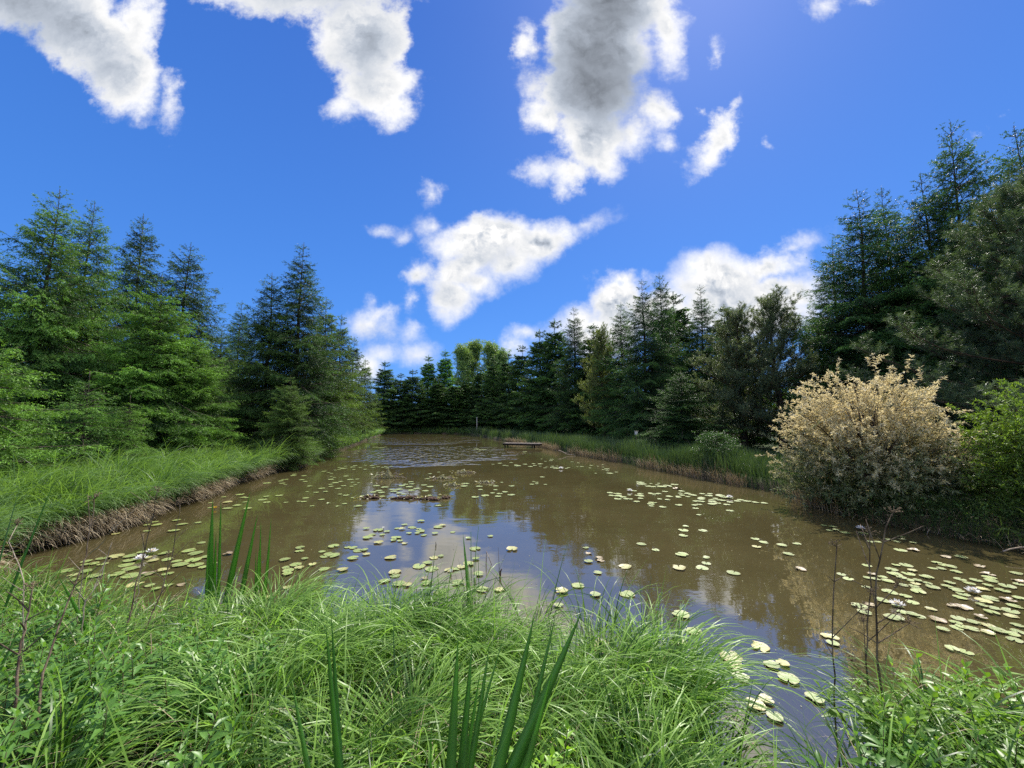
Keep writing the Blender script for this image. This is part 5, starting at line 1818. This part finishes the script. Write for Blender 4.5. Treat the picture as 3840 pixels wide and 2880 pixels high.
# white flowering herb in the right reeds
pp = at_depth(1606 * D2S, 1015 * D2S, 13.0)
g0 = float(gz(np.array([pp[0]]), np.array([pp[1]]))[0])
root = empty('white_flower_plant', (float(pp[0]), float(pp[1]), g0))
tag(root, 'white flowering plant among the right bank reeds', 'flower')
rng = np.random.default_rng(5)
sm, fm = MB(), MB()
for i in range(9):
    tip = np.array([rng.uniform(-0.14, 0.14), rng.uniform(-0.1, 0.1), pp[2] - g0 + rng.uniform(-0.22, 0.22)])
    tubes(sm, [(0, 0, -0.02), tip * np.array([0.5, 0.5, 0.6]), tip], [0.006, 0.005, 0.003], 5)
    for j in range(7):
        c = tip + rng.normal(0, 0.028, 3)
        sub = MB()
        petals(sub, 5, 0.004, 0.2, 0.028, 0.022, 0, rng)
        for vv, ff in zip(sub.v, sub.f4):
            fm.add(vv + c, ff - ff.min())
sm.build('stems', M_STEM, root)
fm.build('blossoms', M_WHITE, root)

# ------------------------------------------------------------------ world: clear summer sky with cumulus
SUN_EL, SUN_AZ = R_(54), R_(30)
W = bpy.data.worlds.new('World')
SC.world = W
W.cycles.sampling_method = 'MANUAL'
W.cycles.sample_map_resolution = 384
W.use_nodes = True
t = W.node_tree
t.nodes.clear()
k = NT(t)
out = k.n('ShaderNodeOutputWorld')
sky = k.n('ShaderNodeTexSky', sky_type='NISHITA')
sky.sun_disc = False
sky.sun_elevation = SUN_EL
sky.sun_rotation = SUN_AZ
sky.altitude = 100
sky.air_density = 1.0
sky.dust_density = 0.6
sky.ozone_density = 2.5
SKY = 0.11
skc = k.vmath('SCALE', sky.outputs[0], SKY)
hs = k.n('ShaderNodeHueSaturation')
hs.inputs['Saturation'].default_value = 1.28
hs.inputs['Value'].default_value = 1.0
k.put(hs.inputs['Color'], skc)
skyc = k.mix(1.0, hs.outputs[0], (0.80, 0.93, 1.25), 'MULTIPLY')
# the clean deep blue of this day: the physical sky pulled towards it
gz_ = k.n('ShaderNodeSeparateXYZ')
k.put(gz_.inputs[0], k.n('ShaderNodeTexCoord').outputs['Generated'])
deep = k.mix(k.ramp(gz_.outputs[2], 0.08, 0.75, smooth=False), (0.085, 0.31, 0.88), (0.048, 0.16, 0.60))
skyc = k.vmath('SCALE', k.mix(0.72, skyc, deep), 0.84)

gen = k.n('ShaderNodeTexCoord').outputs['Generated']
sep = k.n('ShaderNodeSeparateXYZ')
k.put(sep.inputs[0], gen)
dy = k.math('MAXIMUM', sep.outputs[1], 0.08)
cmb = k.n('ShaderNodeCombineXYZ')
uu = k.math('DIVIDE', sep.outputs[0], dy)
vv = k.math('DIVIDE', sep.outputs[2], dy)
k.put(cmb.inputs[0], uu)
k.put(cmb.inputs[1], vv)
uv = cmb.outputs[0]


def to_uv(px, py):
    X, Y, Z = ray(px * D2S, py * D2S)
    return X / Y, Z / Y, 1.0 / (Y * 831.7)


def blob_field(vec, lst, sm=0.016):
    acc = None
    for e in lst:
        x, y, a, b = e[:4]
        ang = e[4] if len(e) > 4 else 0.0
        u_, v_, sc = to_uv(x, y)
        mp = k.n('ShaderNodeMapping', vector_type='TEXTURE')
        mp.inputs['Location'].default_value = (u_, v_, 0)
        mp.inputs['Rotation'].default_value = (0, 0, R_(ang))
        mp.inputs['Scale'].default_value = (a * sc, b * sc, 1)
        if acc is None:
            k.put(mp.inputs[0], vec)
        else:                                  # chained, so that the node compiler evaluates one blob after another
            ch = k.n('ShaderNodeVectorMath', operation='MULTIPLY_ADD')
            k.put(ch.inputs[0], acc)
            ch.inputs[1].default_value = (1e-7, 1e-7, 1e-7)
            k.put(ch.inputs[2], vec)
            k.put(mp.inputs[0], ch.outputs[0])
        ln_ = k.vmath('LENGTH', mp.outputs[0], out=1)
        f = k.math('MULTIPLY', k.math('SUBTRACT', 1.0, ln_), min(a, b) * sc)
        acc = f if acc is None else k.math('SMOOTH_MAX', acc, f, sm)
    return acc


BL = [  # x, y, half width, half height (2212 px view), tilt
    (50, -20, 220, 100, -14), (180, 70, 180, 92, -36), (265, 160, 85, 78, -55), (300, 60, 45, 90, 0), (305, 215, 22, 30), (372, 200, 12, 40), (328, 40, 16, 40),
    (640, -25, 240, 70, -8), (780, 80, 110, 100, -30), (815, 185, 78, 70, 0), (540, 0, 110, 38, -15), (745, 232, 36, 22), (855, 225, 36, 40), (850, 60, 40, 90),
    (1335, -20, 128, 110), (1290, 90, 118, 110), (1265, 190, 122, 92), (1275, 290, 78, 90), (1235, 375, 48, 42), (1440, 50, 32, 100, 10), (1370, 290, 26, 36),
    (1425, 235, 36, 34), (1180, 250, 48, 45), (1130, 95, 28, 40, -20), (1160, 375, 32, 12), (1212, 408, 16, 22), (1300, 345, 40, 40),
    (1548, 292, 90, 36, 55), (1592, 225, 30, 16, 50), (1515, 335, 34, 22),
    (1050, 520, 120, 62, 8), (1160, 525, 90, 46, 22), (1200, 510, 42, 28, 30), (1100, 568, 66, 34, 10), (1000, 580, 100, 42, 35), (970, 640, 60, 44, 15), (905, 590, 40, 30, 20), (1030, 610, 50, 30), (950, 680, 30, 20),
    (1262, 484, 18, 6, 20), (1040, 478, 40, 26), (935, 490, 16, 12), (885, 648, 14, 26),
    (1335, 660, 72, 75), (1340, 600, 58, 26), (1255, 690, 34, 30), (1300, 720, 90, 50), (1560, 620, 105, 62), (1650, 585, 90, 36, 20), (1705, 532, 36, 12, 25), (1700, 630, 95, 44),
    (1530, 575, 56, 34), (1600, 670, 160, 60), (1440, 680, 90, 60),
    (818, 686, 42, 18, 30), (782, 708, 24, 20), (800, 703, 36, 18), (826, 762, 18, 11), (795, 795, 26, 28), (905, 764, 15, 9), (1135, 721, 26, 14), (1100, 752, 24, 10),
    (936, 420, 8, 11), (872, 516, 9, 6, 20), (822, 500, 13, 3, -15), (1545, 128, 11, 20), (1515, 235, 10, 11), (1438, 300, 9, 9), (2160, 262, 24, 5, 38), (1782, 16, 14, 8), (1868, 2, 14, 6),
    (805, 657, 5, 9), (890, 710, 8, 7), (1660, 318, 9, 8),
]
DARK = [(1290, 150, 150, 175, 0), (1300, 20, 150, 120), (1265, 300, 52, 80), (70, 30, 260, 110, -33), (230, 150, 80, 80, -50), (680, -10, 260, 80, -8), (790, 110, 80, 120, -20),
        (1060, 560, 110, 42, 15), (960, 640, 50, 36), (1180, 545, 60, 26), (1340, 680, 80, 65), (1590, 632, 125, 46, 8), (1700, 640, 100, 30), (800, 725, 50, 26), (905, 772, 26, 12), (1600, 690, 150, 30)]
CORE = [(1290, 170, 130, 150), (1310, 40, 110, 130)]


def bg_of(col):
    b = k.n('ShaderNodeBackground')
    k.put(b.inputs['Color'], col)
    b.inputs['Strength'].default_value = 1.0
    return b.outputs[0]


def cell(x0, x1, y0, y1, q=1.0, rl=1.0):
    """the part of the sky between two bearings and two heights, with the clouds that stand in it"""
    inside = lambda e: x0 - 60 < e[0] + max(e[2:4]) and e[0] - max(e[2:4]) < x1 + 60 and y0 - 60 < e[1] + max(e[2:4]) and e[1] - max(e[2:4]) < y1 + 60
    # ragged edges: two scales of domain warp
    w1 = k.vmath('SCALE', k.vmath('SUBTRACT', k.noise(uv, 5.0, 2, 0.5, 'Color'), (0.5, 0.5, 0.5)), 0.085 * q)
    w2 = k.vmath('SCALE', k.vmath('SUBTRACT', k.noise(uv, 17.0, 4, 0.62, 'Color'), (0.5, 0.5, 0.5)), 0.068 * q)
    pw = k.vmath('ADD', k.vmath('ADD', uv, w1), w2)
    fld = blob_field(pw, [e for e in BL if inside(e)])
    dfld = blob_field(pw, [e for e in DARK if inside(e)], 0.05)
    edge_n = k.noise(uv, 30.0, 5, 0.68)
    big_n = k.noise(uv, 9.0, 4, 0.6)
    f2 = k.math('ADD', fld, k.math('ADD', k.math('MULTIPLY', k.math('SUBTRACT', edge_n, 0.53), 0.055 * q), k.math('MULTIPLY', k.math('SUBTRACT', big_n, 0.54), 0.06 * q)))
    soft = k.math('MULTIPLY', k.ramp(k.noise(uv, 4.0, 2), 0.35, 0.65), -0.035)
    alpha = k.ramp(f2, k.math('SUBTRACT', soft, 0.008), 0.030)
    thick = k.ramp(f2, -0.005, 0.12 * (0.5 + 0.5 * q))
    # cauliflower relief, lit from the sun's side
    bil = k.noise(pw, 22.0, 4, 0.6)
    bil2 = k.noise(pw, 8.0, 4, 0.55)
    em1 = k.math('SUBTRACT', bil, k.noise(k.vmath('ADD', pw, (0.010, 0.020, 0.0)), 22.0, 4, 0.6))
    em2 = k.math('SUBTRACT', bil2, k.noise(k.vmath('ADD', pw, (0.025, 0.05, 0.0)), 8.0, 4, 0.55))
    relief = k.math('ADD', k.math('MULTIPLY', em1, 1.4 * rl), k.math('MULTIPLY', em2, 1.4 * rl))
    dk = k.ramp(k.math('ADD', dfld, k.math('MULTIPLY', k.math('SUBTRACT', bil2, 0.5), 0.14)), -0.03, 0.13)
    relief = k.math('MULTIPLY', relief, k.math('SUBTRACT', 1.0, k.math('MULTIPLY', dk, 0.45)))
    white = k.math('SUBTRACT', 1.0, k.math('MULTIPLY', thick, k.math('SUBTRACT', 0.30, relief)))
    lit = k.math('MULTIPLY', white, k.math('SUBTRACT', 1.0, k.math('MULTIPLY', dk, 0.42)))
    cores = [e for e in CORE if inside(e)]
    if cores:                                  # the big cloud in front of the sun is the thickest and darkest
        core = k.ramp(k.math('ADD', blob_field(pw, cores, 0.05), k.math('MULTIPLY', k.math('SUBTRACT', bil2, 0.5), 0.08)), -0.02, 0.14)
        lit = k.math('MULTIPLY', lit, k.math('SUBTRACT', 1.0, k.math('MULTIPLY', core, 0.32)))
    gcol = k.mix(k.ramp(lit, 0.45, 0.95), (0.86, 0.96, 1.12), (1.0, 1.0, 1.0))
    return bg_of(k.mix(alpha, skyc, k.vmath('SCALE', gcol, k.math('MULTIPLY', lit, 0.80))))


def pick(f, a, b):
    mx = k.n('ShaderNodeMixShader')
    k.put(mx.inputs[0], f)
    t.links.new(a, mx.inputs[1])
    t.links.new(b, mx.inputs[2])
    return mx.outputs[0]


v_split = to_uv(1106, 436)[1]
u_top = to_uv(1000, 300)[0]
u_bot = to_uv(1240, 560)[0]
low = pick(k.math('GREATER_THAN', uu, u_bot), cell(-400, 1240, 436, 1000, 0.62, 1.5), cell(1240, 2600, 436, 1000, 0.62, 1.7))
high = pick(k.math('GREATER_THAN', uu, u_top), cell(-400, 1000, -300, 436, 1.0, 0.55), cell(1000, 2600, -300, 436, 0.85, 0.8))
ahead = pick(k.math('GREATER_THAN', vv, v_split), low, high)
# the rest of the sky, overhead and behind: unseen bright cumulus added to fill the shaded sides
gn = k.noise(gen, 2.6, 5, 0.6)
others = bg_of(k.mix(k.math('MULTIPLY', k.ramp(gn, 0.50, 0.58), k.ramp(sep.outputs[2], 0.0, 0.06)), skyc, (1.2, 1.18, 1.16)))
seen = k.math('MULTIPLY', k.math('GREATER_THAN', sep.outputs[1], 0.16), k.math('LESS_THAN', vv, 1.6))
t.links.new(pick(seen, others, ahead), out.inputs[0])

sun_d = bpy.data.lights.new('sun', 'SUN')
sun_d.energy = 4.6
sun_d.angle = R_(0.53)
sun_d.color = (1.0, 0.95, 0.86)
sun = bpy.data.objects.new('sun', sun_d)
COL.objects.link(sun)
sun.rotation_euler = (pi / 2 - SUN_EL, 0, -SUN_AZ + pi)   # shines from ahead, right of the view
sun.location = (30, 50, 80)
import mathutils
dirv = mathutils.Vector((sin(SUN_AZ) * cos(SUN_EL), cos(SUN_AZ) * cos(SUN_EL), sin(SUN_EL)))
sun.rotation_euler = dirv.to_track_quat('Z', 'Y').to_euler()

# ------------------------------------------------------------------ render settings
SC.view_settings.view_transform = 'Standard'
SC.view_settings.look = 'None'
SC.view_settings.exposure = 0.42
SC.view_settings.gamma = 1.0
SC.render.film_transparent = False
cy = SC.cycles
cy.max_bounces = 6
cy.diffuse_bounces = 3
cy.glossy_bounces = 3
cy.transmission_bounces = 3
cy.caustics_reflective = False
cy.caustics_refractive = False
cy.sample_clamp_indirect = 4.0
cy.use_denoising = False
